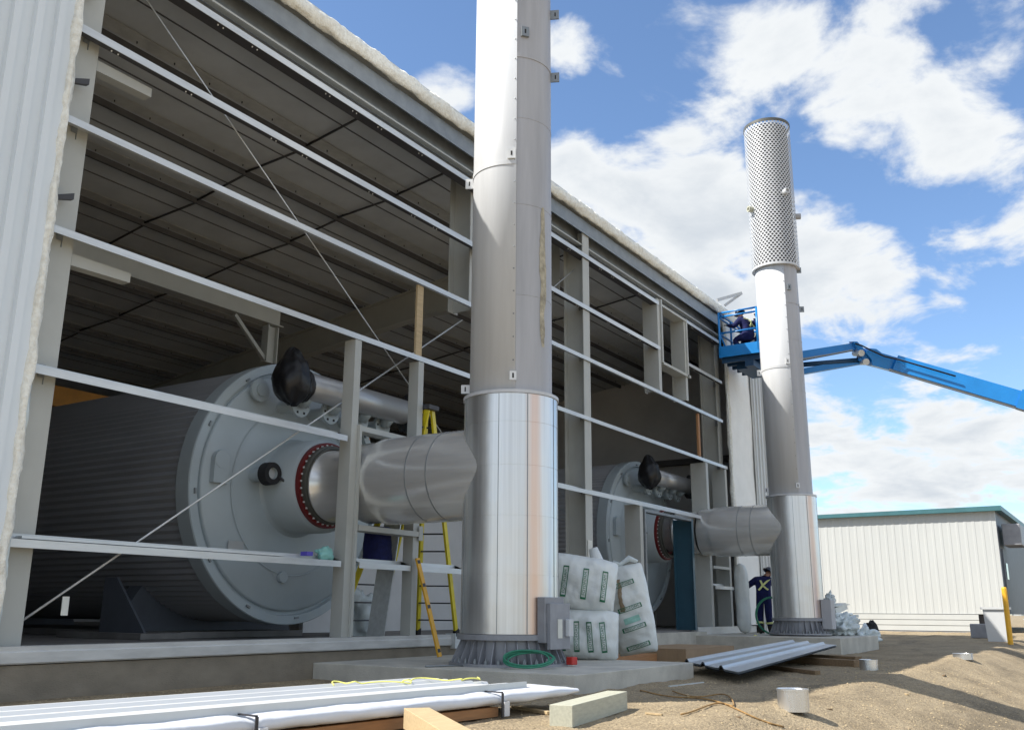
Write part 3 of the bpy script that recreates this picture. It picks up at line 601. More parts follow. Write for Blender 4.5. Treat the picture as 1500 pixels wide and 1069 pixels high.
# ---------------------------------------------------------------- boilers
def make_boiler():
    yb, R, zc = 1.98, 2.144, 2.35
    T = thing('boiler', 'nearest horizontal grey boiler behind the open facade, round head facing out', 'boiler', (SX, 0, .19), group='boilers in the building')
    o = (0, 0, zc)
    pr = [(2.10, yb + .16)]; y = yb + .2
    # lengthways ribbed cladding: ribs round the barrel
    sh = MB(); n = 220; vs = []
    for y in (yb + .17, 4.5, 7.5, 10.5, 13.4):
        for i in range(n):
            a = 2 * math.pi * i / n; r = 2.085 + (.018 if i % 2 else -.012); vs.append((r * math.cos(a), y, zc + r * math.sin(a)))
    sh.add(vs, [(j * n + i, j * n + (i + 1) % n, (j + 1) * n + (i + 1) % n, (j + 1) * n + i) for j in range(4) for i in range(n)], False)
    sh.build('shell', 'bshell', T)
    MB().lathe([(2.06, yb + .30), (R, yb + .30), (R, yb + .02), (R - .012, yb), (2.0, yb), (1.985, yb + .07), (1.90, yb + .07)], axis='y', o=o, n=128, smooth=False).build('rim', 'bgrey', T)
    hd = MB().lathe([(1.93, yb + .075), (1.93, yb + .02), (1.90, yb), (.9, yb - .03), (0, yb - .03)], axis='y', o=o, n=128).build('front_head', 'bgrey', T)
    lg = MB()
    for i in range(12):
        a = 2 * math.pi * i / 12 + .1; c = Vector((2.04 * math.cos(a), yb - .01, zc + 2.04 * math.sin(a))); mtx = Matrix.Translation(c) @ Matrix.Rotation(-a, 4, 'Y'); MB().box((-.015, -.02, -.04), (.015, .02, .04), mtx).build('rim_clamp', 'galv_dull', T)
    zn = .05
    nk = MB().lathe([(.82, yb - .02), (.78, yb - .06), (.76, yb - .10), (.76, 1.30), (.67, 1.28)], axis='y', o=(0, 0, zc + zn), n=64).build('neck', 'bgrey', T)
    fl = MB().lathe([(.50, 1.28), (.69, 1.28), (.69, 1.21), (.50, 1.21)], axis='y', o=(0, 0, zc + zn), n=64, smooth=False).build('red_flange', 'red', T)
    bl = MB()
    for i in range(36):
        a = 2 * math.pi * i / 36; c = Vector((.64 * math.cos(a), 1.20, zc + zn + .64 * math.sin(a))); bl.box(c - Vector((.013, .015, .013)), c + Vector((.013, .012, .013)))
    bl.build('flange_bolt', 'white', fl)
    MB().lathe([(.57, 1.208), (.635, 1.208), (.635, 1.13), (.60, 1.12), (.60, 1.08), (.57, 1.08)], axis='y', o=(0, 0, zc + zn), n=64, smooth=False).build('joint_ring', 'duct_dk', fl)
    # gas header across the head
    hx0, hx1, hy, hz, hr = -.78, 1.95, 1.30, 3.96, .225
    hp = MB().lathe([(0, hx0), (hr, hx0), (hr, hx1), (0, hx1)], axis='x', o=(0, hy, hz), n=32).build('header_pipe', 'satin', T)
    def blob(c, rx, ry, rz, seed, name):
        def f(u, v):
            a = u * 2 * math.pi; b = (v - .5) * math.pi; d = Vector((math.cos(a) * math.cos(b), math.sin(a) * math.cos(b), math.sin(b)))
            k = 1 + .10 * fbm(d.x * 2 + seed, d.y * 2, d.z * 2, 3) + .025 * math.sin(a * 7 + seed + d.z * 3)
            if d.z > .85: k += .35 * (d.z - .85) / .15
            return Vector((c[0] + d.x * rx * k, c[1] + d.y * ry * k, c[2] + d.z * rz * k))
        MB().grid(f, 36, 20).build(name, 'black', hp)
    blob((hx0 - .12, hy - .02, hz + .02), .30, .30, .40, 2, 'black_end_cover'); blob((hx0 + .12, hy, hz - .02), .17, .26, .28, 4, 'black_end_cover'); blob((hx1 + .06, hy, hz - .05), .14, .22, .30, 8, 'black_end_cover')
    for x in (-.45, .25, 1.0, 1.6):
        pad = MB().lathe([(0, 1.50), (.20, 1.50), (.20, 1.56), (.10, 1.57), (.10, yb)], axis='y', o=(x, 0, hz - .28), n=24, smooth=False).tube([(x, hy, hz - .1), (x, 1.48, hz - .28)], .1, 10).build('flanged_port', 'bgrey', T)
        hh = MB()
        for i in range(6):
            a = i * math.pi / 3; c = Vector((x + .145 * math.cos(a), 1.499, hz - .28 + .145 * math.sin(a))); MB().box(c - Vector((.018, .006, .018)), c + Vector((.018, .004, .018))).build('bolt_hole', 'rubber', pad)
    MB().lathe([(0, 1.80), (.10, 1.80), (.10, 1.84), (.185, 1.84), (.185, 1.89), (.12, 1.89), (.12, yb)], axis='y', o=(-1.02, 0, 3.86), n=24, smooth=False).build('small_port', 'bgrey', T)
    # sight port with dark ring and handle
    sp = MB().lathe([(0, 1.56), (.10, 1.56), (.11, 1.52), (.165, 1.52), (.165, 1.62), (.10, 1.64), (.10, yb)], axis='y', o=(-.95, 0, 2.50), n=24, smooth=False).build('sight_port', 'bgrey', T)
    MB().lathe([(.09, 1.50), (.175, 1.50), (.18, 1.66), (.12, 1.66)], axis='y', o=(-.95, 0, 2.50), n=24, smooth=False).build('port_ring', 'rubber', sp)
    MB().lathe([(0, 1.550), (.085, 1.553)], axis='y', o=(-.95, 0, 2.50), n=24).build('port_glass', 'galv', sp)
    MB().tube([(-.82, 1.50, 2.46), (-.72, 1.45, 2.38), (-.64, 1.42, 2.33)], .022, 8).build('handle', 'dark', sp)
    MB().lathe([(1.36, yb - .034), (1.37, yb - .040), (1.38, yb - .034)], axis='y', o=o, n=96).build('weld_seam', 'bgrey', hd)
    MB().box((-1.35, yb - .045, 1.28), (-1.05, yb - .036, 1.46)).build('nameplate', 'satin', hd)
    MB().lathe([(0, yb - .08), (.09, yb - .08), (.09, yb - .03), (0, yb - .03)], axis='y', o=(-.2, 0, .95), n=20, smooth=False).build('plug', 'bgrey', hd)
    # davit plate
    MB().box((-1.78, yb - .10, 2.30), (-1.50, yb - .01, 2.66)).lathe([(0, -.05), (.14, -.05), (.14, .05), (0, .05)], axis='y', o=(-1.64, yb - .055, 2.66), n=20, smooth=False).build('lifting_plate', 'bgrey', T)
    # saddles
    for y in (3.8, 10.5):
        s = MB(); s.extrude([(-1.9, 0), (1.9, 0), (1.75, .35), (1.35, .9), (.8, .42), (0, .25), (-.8, .42), (-1.35, .9), (-1.75, .35)], (0, y, 0), (0, y + .3, 0), (1, 0, 0), (0, 0, 1)); s.build('saddle', 'bdark', T)
        s2 = MB().extrude([(y - .9, 0), (y + .3, 0), (y + .3, .92), (y, .92)], (-1.9, 0, 0), (-1.86, 0, 0), (0, 1, 0), (0, 0, 1)).build('saddle_fin', 'bdark', T)
    MB().box((-1.3, 2.9, .005), (1.3, 12.5, .10)).box((-2.1, 2.8, .005), (-1.3, 4.9, .09)).build('plinth', 'floor', T)
    return T
boil = make_boiler()
b2 = copy_tree(boil); b2.location = (24.72, 0, .32); tag(b2, 'horizontal grey boiler deeper in the building, seen past the doorway framing', 'boiler', 'boilers in the building')

# ---------------------------------------------------------------- people
def person(label, loc, rz, J, hat='hat', height=1.78, group=None, seat=None):
    T = thing('person', label, 'person', loc, rz, group); s = height / 1.78
    P = {k: Vector(v) * s for k, v in J.items()}
    nodes = []; edges = []; rad_ = []; tag_ = []
    def add(p, r, t, par=None):
        nodes.append(p); rad_.append(r * s); tag_.append(t); i = len(nodes) - 1
        if par is not None: edges.append((par, i))
        return i
    pel = add(P['pelvis'], .19, 0); wa = add(P['waist'], .175, 0, pel); ch = add(P['chest'], .20, 0, wa); nb = add(P['neckb'], .085, 0, ch)
    nk = add(P['neckb'].lerp(P['head'], .35), .055, 1, nb); hd = add(P['head'], .095, 1, nk); ht = add(P['head'] + (P['head'] - P['neckb']).normalized() * .10 * s, .075, 1, hd)
    fdir = Vector(J.get('look', (0, -1, 0))).normalized()
    ns = add(P['head'] + fdir * .095 * s - Vector((0, 0, .005)), .028, 1, hd); cn = add(P['head'] + fdir * .07 * s - Vector((0, 0, .075 * s)), .035, 1, hd)
    for sd in ('l', 'r'):
        sh = add(P['sh' + sd], .105, 0, ch); el = add(P['el' + sd], .078, 0, sh); wr = add(P['wr' + sd], .055, 0, el)
        hdv = (P['wr' + sd] - P['el' + sd]).normalized(); pm = add(P['wr' + sd] + hdv * .05 * s, .032, 2, wr); pm2 = add(P['wr' + sd] + hdv * .09 * s, .030, 2, pm)
        sidev = hdv.cross(Vector((0, 0, 1))); sidev = sidev.normalized() if sidev.length > .1 else Vector((1, 0, 0))
        curl = Vector(J.get('curl' + sd, (0, -.3, -.3)))
        for q in range(4):
            b0 = P['wr' + sd] + hdv * .10 * s + sidev * (q - 1.5) * .022 * s; ln = (.075, .085, .08, .06)[q] * s
            f1 = add(b0, .010, 2, pm2); f2 = add(b0 + (hdv + curl * .4).normalized() * ln * .5, .009, 2, f1); add(nodes[f2] + (hdv + curl).normalized() * ln * .5, .008, 2, f2)
        t1 = add(P['wr' + sd] + hdv * .05 * s + sidev * .035 * s, .012, 2, pm); add(nodes[t1] + (hdv * .6 + sidev * .8).normalized() * .05 * s, .010, 2, t1)
        hp = add(P['hip' + sd], .135, 0, pel); kn = add(P['kn' + sd], .10, 0, hp); cf = add(P['kn' + sd].lerp(P['an' + sd], .35), .095, 0, kn); an = add(P['an' + sd], .07, 3, cf)
        fd = Vector(J.get('foot' + sd, (0, -1, 0))).normalized(); he = add(P['an' + sd] + Vector((0, 0, -.06 * s)) - fd * .05 * s, .045, 3, an); add(P['an' + sd] + Vector((0, 0, -.065 * s)) + fd * .17 * s, .04, 3, he)
    me = bpy.data.meshes.new('body'); me.from_pydata(nodes, edges, []); o = bpy.data.objects.new('body', me); sc.collection.objects.link(o)
    md = o.modifiers.new('skin', 'SKIN'); md.use_smooth_shade = True
    sk = me.skin_vertices[0].data
    for i, r in enumerate(rad_): sk[i].radius = (r, r); sk[i].use_root = (i == 0)
    sb = o.modifiers.new('sub', 'SUBSURF'); sb.levels = 1; sb.render_levels = 1
    bpy.context.view_layer.update(); dg = bpy.context.evaluated_depsgraph_get(); ev = bpy.data.meshes.new_from_object(o.evaluated_get(dg)); bpy.data.objects.remove(o); 
    ev.name = 'body'
    for mm in ('navy', 'skin', 'glove', 'boot'): ev.materials.append(M[mm])
    for p in ev.polygons:
        c = p.center; bi = min(range(len(nodes)), key=lambda i: (nodes[i] - c).length - rad_[i] * .8); p.material_index = tag_[bi]; p.use_smooth = True
    bo = bpy.data.objects.new('body', ev); sc.collection.objects.link(bo); bo.parent = T
    up = (P['head'] - P['neckb']).normalized()
    q = up.to_track_quat('Z', 'Y').to_matrix().to_4x4(); mt = Matrix.Translation(P['head'] + up * .06 * s) @ q
    hm = MB().lathe([(.165, -.012), (.168, 0), (.125, .008), (.122, .05), (.10, .095), (.06, .12), (0, .13)], n=24); hm.v = [tuple(mt @ (Vector(v) * s)) for v in hm.v]; hm.build('hard_hat', hat, T)
    # eyes
    ev_ = MB(); sdv = fdir.cross(Vector((0, 0, 1))).normalized()
    for k in (-1, 1): c = P['head'] + fdir * .092 * s + sdv * .032 * k * s + Vector((0, 0, .02 * s)); ev_.box(c - Vector((.01, .01, .006)), c + Vector((.01, .01, .006)))
    ev_.build('eyes', 'rubber', T)
    # reflective X on the back and bands on the legs
    bk = -fdir if 'back' not in J else Vector(J['back']).normalized(); st = MB()
    a, b = P['shl'], P['shr']; w = P['waist']
    lft = (P['shl'] - P['shr']).normalized() * .13 * s; off = bk * .205 * s
    top = P['neckb'] + Vector((0, 0, -.04)); mid = P['chest'].lerp(P['waist'], .35)
    for k in (-1, 1):
        pts = [top + lft * k + bk * .10 * s, top.lerp(mid, .4) + lft * k * .65 + off * .98, mid + off * 1.03, mid.lerp(w, .7) - lft * k * .6 + off * .98, w - lft * k + off * .90]
        for i in range(4): st.bar(pts[i], pts[i + 1], .012, .05, up=lft.normalized())
    st.build('reflective_braces', 'hiviz', T)
    lb_ = MB()
    for sd in ('l', 'r'):
        c = P['kn' + sd].lerp(P['an' + sd], .55); d = (P['an' + sd] - P['kn' + sd]).normalized(); lb_.tube([c - d * .025, c + d * .025], .108 * s, 14)
    lb_.build('leg_band', 'hiviz', T)
    return T
stand = dict(pelvis=(0, 0, .97), waist=(0, -.02, 1.12), chest=(0, -.04, 1.32), neckb=(0, -.03, 1.50), head=(0, -.07, 1.65),
             shl=(.20, -.03, 1.43), shr=(-.20, -.03, 1.43), ell=(.27, -.05, 1.15), elr=(-.27, -.05, 1.15), wrl=(.26, -.2, .93), wrr=(-.26, -.2, .93),
             hipl=(.10, 0, .90), hipr=(-.10, 0, .90), knl=(.12, -.03, .50), knr=(-.12, -.03, .50), anl=(.13, 0, .10), anr=(-.13, 0, .10))
def pose(**k): d = dict(stand); d.update(k); return d
# facing away from the viewer (+x side), left arm out to the white roll, right hand raised to the face
w1 = pose(chest=(.02, -.12, 1.30), neckb=(-.06, -.17, 1.46), head=(-.14, -.22, 1.58), look=(-.8, -.5, -.3), back=(0, 1, .1),
          shl=(.20, -.10, 1.40), shr=(-.18, -.16, 1.41), ell=(.44, -.14, 1.22), wrl=(.66, -.20, 1.16), elr=(-.36, -.30, 1.22), wrr=(-.30, -.33, 1.42), knl=(.12, -.08, .50), knr=(-.10, .02, .5))
yaw = math.atan2(-9.6 + .9, -25.8)
# local -y (front) points away from the viewer
rz_w = math.atan2(25.8, -8.7) - math.radians(180) + math.radians(10)
rz_away = math.atan2(8.7, 25.8) + math.pi / 2
person('worker with yellow back braces standing on the far pad, holding a white roll', (26.05, -1.0, .09), rz_away, w1, 'hat', 1.80)

# ---------------------------------------------------------------- boom lift
LT = thing('boom_lift', 'blue boom lift raising a railed basket to the far eave', 'boom lift')
bx0, bx1, by0, by1, bz, bt = 25.5, 27.5, -1.45, -.32, 7.85, 9.12
fl = MB().box((bx0, by0, bz - .06), (bx1, by1, bz)); bask = fl.build('basket', 'bluedk', LT)
MB().box((bx0 - .03, by0 - .03, bz - .08), (bx0, by1 + .03, bz + .25)).box((bx0, by0 - .03, bz - .08), (bx1, by0, bz + .25)).box((bx0, by1, bz - .08), (bx1, by1 + .03, bz + .12)).build('toe_board', 'blue', bask)
rl = MB(); r_ = .034
for z in (bt, bt - .12, bt - .62):
    rl.tube([(bx0, by0, z), (bx0, by1, z), (bx1, by1, z), (bx1, by0, z)], r_, 8, closed=True)
for x, y in ((bx0, by0), (bx0, by1), (bx1, by0), (bx1, by1), (26.5, by0), (26.5, by1)): rl.tube([(x, y, bz), (x, y, bt)], r_, 8)
rl.tube([(bx0, by1, bt - .62), (26.5, by1, bz)], r_ * .8, 8)
rl.build('guard_rail', 'blue', bask)
us = MB()
for k in range(5): us.box((bx0 + .1 + k * .42, by0 + .02, bz - .22), (bx0 + .18 + k * .42, by1, bz - .062))
us.box((bx0 + .1, by0 + .2, bz - .4), (bx1, by0 + .45, bz - .222)).box((26.0, by0 + .5, bz - .36), (27.3, by1 - .3, bz - .222)).tube([(25.9, -1.0, bz - .3), (27.8, -1.3, bz - .45)], .07, 8)
us.build('underframe', 'bluedk', bask)
# jib: two parallel arms, knuckle, main boom, seen to the right of the stack
dj = 26.5
j0a = at_depth(1150, 524, dj); j1a = at_depth(1252, 508, dj - .3); j0b = at_depth(1150, 549, dj); j1b = at_depth(1262, 529, dj - .3)
jb = MB().bar(j0a, j1a, .16, .20).build('jib_arm', 'blue', LT); MB().bar(j0a + Vector((0, 0, -.16)), j1a + Vector((-.3, 0, -.17)), .1, .03).build('jib_slide', 'galv_dull', jb)
MB().bar(j0b, j1b, .14, .16).build('jib_arm', 'blue', LT)
MB().tube([at_depth(1165, 535, dj), at_depth(1262, 527, dj - .35)], .07, 10).build('jib_cylinder', 'bluedk', LT)
kk = MB(); 
def slab(pts, d, th, m, name, par=LT):
    b = MB(); n = len(pts); v0 = [at_depth(px, py, d - th / 2) for px, py in pts]; v1 = [at_depth(px, py, d - th / 2) + fwd * th for px, py in pts]
    b.add(v0 + v1, [tuple(range(n)), tuple(range(n, 2 * n))[::-1]] + [(i, (i + 1) % n, n + (i + 1) % n, n + i) for i in range(n)]); return b.build(name, m, par, bevel=.01)
slab([(1250, 500), (1256, 500), (1268, 513), (1275, 530), (1268, 532), (1260, 520)], dj - .35, .36, 'blue', 'knuckle_link')
slab([(1258, 528), (1266, 512), (1272, 514), (1272, 530), (1266, 532)], dj - .35, .30, 'blue', 'knuckle_link')
MB().tube([P for P in (at_depth(1278, 514, dj - .8), at_depth(1296, 522, dj - .85), at_depth(1318, 527, dj - .9), at_depth(1400, 551, dj - 1.6))], .022, 6).build('hydraulic_hose', 'rubber', LT)
MB().tube([P for P in (at_depth(1252, 503, dj - .5), at_depth(1262, 506, dj - .7), at_depth(1272, 511, dj - .8), at_depth(1280, 515, dj - .8))], .022, 6).build('hydraulic_hose', 'rubber', LT)
for px, py in ((1262, 517), (1269, 530), (1318, 531)):
    c = at_depth(px, py, dj - .62); tmp = MB().lathe([(0, 0), (.09, 0), (.09, .5), (0, .5)], o=(0, 0, 0), n=14, smooth=False); q = fwd.to_track_quat('Z', 'Y').to_matrix().to_4x4(); tmp.v = [tuple(Matrix.Translation(c) @ q @ Vector(v)) for v in tmp.v]; tmp.build('pivot_pin', 'galv', LT)
P0 = at_depth(1285, 524, dj - .4); P1 = at_depth(1500, 587, dj - 2.2); dirb = (P1 - P0).normalized()
slab([(1268, 516), (1275, 510), (1284, 511), (1292, 517), (1316, 524), (1316, 545), (1278, 535), (1277, 527)], dj - .4, .5, 'blue', 'boom_head')
bm_ = MB().bar(P0 + dirb * .5, P1 + dirb * 9.5, .22, .42).build('main_boom', 'blue', LT)
MB().bar(P0 + dirb * .3 + Vector((0, 0, -.25)), P1 + dirb * 5.0 + Vector((0, 0, -.25)), .16, .05).build('cable_track', 'galv_dull', bm_)
MB().bar(P1 - dirb * .12, P1 + dirb * 9.4, .30, .50).build('boom_sleeve', 'blue', bm_)
Pe = P1 + dirb * 9.5; gz = tz(Pe.x, Pe.y)
MB().box((Pe.x - 1.0, Pe.y - 1.4, gz + 1.0), (Pe.x + 1.3, Pe.y + 1.4, max(gz + 2.2, Pe.z + .3))).build('turntable', 'blue', LT, bevel=.05)
ch_ = MB().box((Pe.x - 1.6, Pe.y - 1.0, gz + .5), (Pe.x + 1.6, Pe.y + 1.0, gz + 1.0)).build('chassis', 'bluedk', LT, bevel=.03)
for sx in (-1.1, 1.1):
    for sy in (-1.2, 1.2): MB().lathe([(0, -.18), (.35, -.18), (.5, -.14), (.5, .14), (.35, .18), (0, .18)], axis='y', o=(Pe.x + sx, Pe.y + sy, gz + .48), n=28).build('wheel', 'rubber', LT)
wk1 = pose(chest=(0, -.10, 1.30), neckb=(0, -.17, 1.46), head=(0, -.27, 1.58), look=(0, -.8, -.4), ell=(.26, -.28, 1.22), wrl=(.2, -.5, 1.2), elr=(-.26, -.25, 1.2), wrr=(-.2, -.48, 1.12), back=(0, 1, .3))
crouch = dict(pelvis=(0, .05, .62), waist=(0, .0, .78), chest=(0, -.08, .97), neckb=(0, -.13, 1.13), head=(0, -.19, 1.27), shl=(.20, -.10, 1.07), shr=(-.20, -.10, 1.07),
              ell=(.28, -.25, .88), elr=(-.28, -.25, .88), wrl=(.22, -.46, .96), wrr=(-.22, -.46, .90), hipl=(.11, .04, .58), hipr=(-.11, .04, .58), knl=(.17, -.34, .50), knr=(-.17, -.30, .46), anl=(.14, -.05, .10), anr=(-.14, .02, .10), back=(0, 1, .3), look=(0, -.9, -.2))
wk1 = crouch
person('worker in navy coverall and dark hard hat crouching at the rail of the lift basket', (26.1, -.95, bz + .02), math.pi * .93, wk1, 'hat', 1.82)
person('worker in pale hard hat in the basket, half hidden by the stack', (26.5, -1.27, bz + .02), -math.pi * .6, crouch, 'hatw', 1.82)
rp_ = MB().bar((25.75, -1.0, bz + .08), (27.4, -1.25, bz + 1.05), .05, .28); o = rp_.build('white_trim_strip', 'whitemetal'); tag(o, 'long white metal trim lying slantwise in the lift basket', 'trim')
fr = MB().bar((25.55, -.28, 9.55), (26.4, -.75, 9.93), .05, .09).bar((26.4, -.75, 9.93), (26.0, -.35, 9.5), .04, .08); o = fr.build('white_bracket_strip', 'whitemetal'); tag(o, 'thin white metal strips held up above the basket beside the eave', 'trim')

# ---------------------------------------------------------------- ladder, level
def stepladder(loc, rz):
    T = thing('stepladder', 'tall yellow fibreglass stepladder standing behind the near duct', 'ladder', loc, rz)
    H = 4.15; wb, wt = .42, .16
    for sgn, nm in ((-1, 'front'), (1, 'rear')):
        yb_ = sgn * .95; yt = sgn * .07
        for k in (-1, 1):
            MB().bar((k * wb, yb_, 0), (k * wt, yt, H), .03, .085, up=(1, 0, 0)).build('rail', 'yellow', T)
            MB().bar((k * wb, yb_, -.0), (k * (wb - .008), yb_ * .975, .12), .045, .10, up=(1, 0, 0)).build('foot', 'rubber', T)
        for i in range(1, 13):
            t = i / 13.; w = wb + (wt - wb) * t; y = yb_ + (yt - yb_) * t
            MB().box((-w, y - (.045 if sgn < 0 else .015), H * t - .012), (w, y + (.045 if sgn < 0 else .015), H * t + .012)).build('rung', 'galv_dull', T)
    MB().box((-.19, -.12, H), (.19, .12, H + .06)).build('top_cap', 'dark', T, bevel=.01)
    return T
def floor_pt(px, d): p = at_depth(px, 925, d); return Vector((p.x, p.y, .19))
def stepladder():
    fa, fb, fc, fd = floor_pt(669, 16.4), floor_pt(612, 16.7), floor_pt(552, 15.9), floor_pt(489, 15.1)
    ta, tb_, tc_, td = at_depth(633, 600, 15.9), at_depth(624, 600, 16.05), at_depth(626, 600, 15.75), at_depth(617, 600, 15.8)
    base = (fa + fb + fc + fd) / 4
    T = thing('stepladder', 'tall yellow fibreglass stepladder standing behind the near duct', 'ladder', base)
    q = lambda v: v - base
    for (f0, t0), (f1, t1) in (((fa, ta), (fb, tb_)), ((fc, tc_), (fd, td))):
        side = (f0 - f1).normalized()
        for f_, t_ in ((f0, t0), (f1, t1)):
            rr = MB().bar(q(f_), q(t_), .04, .10, up=side.cross(Vector((0, 0, 1)))).build('rail', 'yellow', T)
            MB().bar(q(f_), q(f_.lerp(t_, .035)), .06, .12, up=side.cross(Vector((0, 0, 1)))).build('foot', 'rubber', rr)
        for i in range(1, 13):
            t = i / 13.; MB().bar(q(f0.lerp(t0, t)), q(f1.lerp(t1, t)), .08, .022).build('rung', 'dark', T)
    c = q((ta + tb_ + tc_ + td) / 4); MB().box(c + Vector((-.14, -.16, -.02)), c + Vector((.14, .16, .06))).build('top_cap', 'dark', T, bevel=.01)
    return T
stepladder()
bb = MB(); bagc = at_depth(553, 800, 15.0)
def bagf(u, v):
    a = u * 2 * math.pi; k = 1 + .12 * fbm(math.cos(a) * 2, math.sin(a) * 2, v * 3)
    return bagc + Vector((.30 * math.cos(a) * k * (1 - .2 * v), .18 * math.sin(a) * k, -.25 + .55 * v))
bb.grid(bagf, 20, 8); bb.add([bagf(i / 20, 0) for i in range(20)], [tuple(range(20))]); o = bb.build('tool_bag', 'navy'); tag(o, 'dark blue tool bag hanging on the yellow stepladder', 'bag')
la, lb2 = Vector((12.2, -.43, -.05)), Vector((12.05, -.05, 1.44))
sl = thing('spirit_level', 'amber yellow spirit level leaning on the base beam in front of the ladder', 'level', la); 
vdir = (lb2 - la)
MB().bar((0, 0, 0), vdir, .03, .085, up=(1, 0, .1)).build('level_body', 'yellow2', sl)
for t in (.06, .5, .72, .96): MB().bar(vdir * (t - .018), vdir * (t + .018), .034, .07, up=(1, 0, .1)).build('level_vial', 'dark', sl)

# things lying on the lowest girt and loose sheets behind
o = MB().box((9.68, .02, 1.365), (9.80, .14, 1.42)).build('small_box', ['purple']); tag(o, 'small purple box lying on the lowest girt, left of the aqua plastic', 'box')
def crumple(c, r, seed, nu=28, nv=16, amp=.45, sq=1., freq=1.6):
    def f(u, v):
        a = u * 2 * math.pi; b = (v - .5) * math.pi; d = Vector((math.cos(a) * math.cos(b), math.sin(a) * math.cos(b), math.sin(b)))
        k = 1 + amp * fbm(d.x * freq + seed, d.y * freq, d.z * freq, 5)
        return Vector((c[0] + d.x * r[0] * k, c[1] + d.y * r[1] * k, max(c[2] - r[2] * .9, c[2] + d.z * r[2] * k)))
    return MB().grid(f, nu, nv)
o = crumple((10.12, .1, 1.41), (.16, .08, .10), 3).build('plastic_wrap', 'aqua'); tag(o, 'crumpled aqua plastic lying on the lowest girt left of the posts', 'plastic wrap')
o = crumple((13.5, 2.4, .5), (.42, .35, .5), 9, 40, 24, .5).build('plastic_wrap', 'plastic'); tag(o, 'clear crumpled plastic heap on the floor behind the stepladder', 'plastic wrap')
o = crumple((11.62, .6, 1.44), (.16, .12, .12), 19).build('plastic_wrap', 'plastic'); tag(o, 'clear plastic scrap on the lowest girt between the two posts', 'plastic wrap')
o = MB().bar((11.75, .5, .2), (12.2, .55, 2.4), .02, .35, up=(0, 1, 0)).build('leaning_sheet', 'galv'); tag(o, 'pale metal sheet leaning behind the second post', 'metal sheet')
o = MB().box((13.9, 4.2, .2), (20.0, 4.3, 3.3)).build('partition', 'liner'); tag(o, 'pale lined partition standing inside behind the ladder', 'partition')

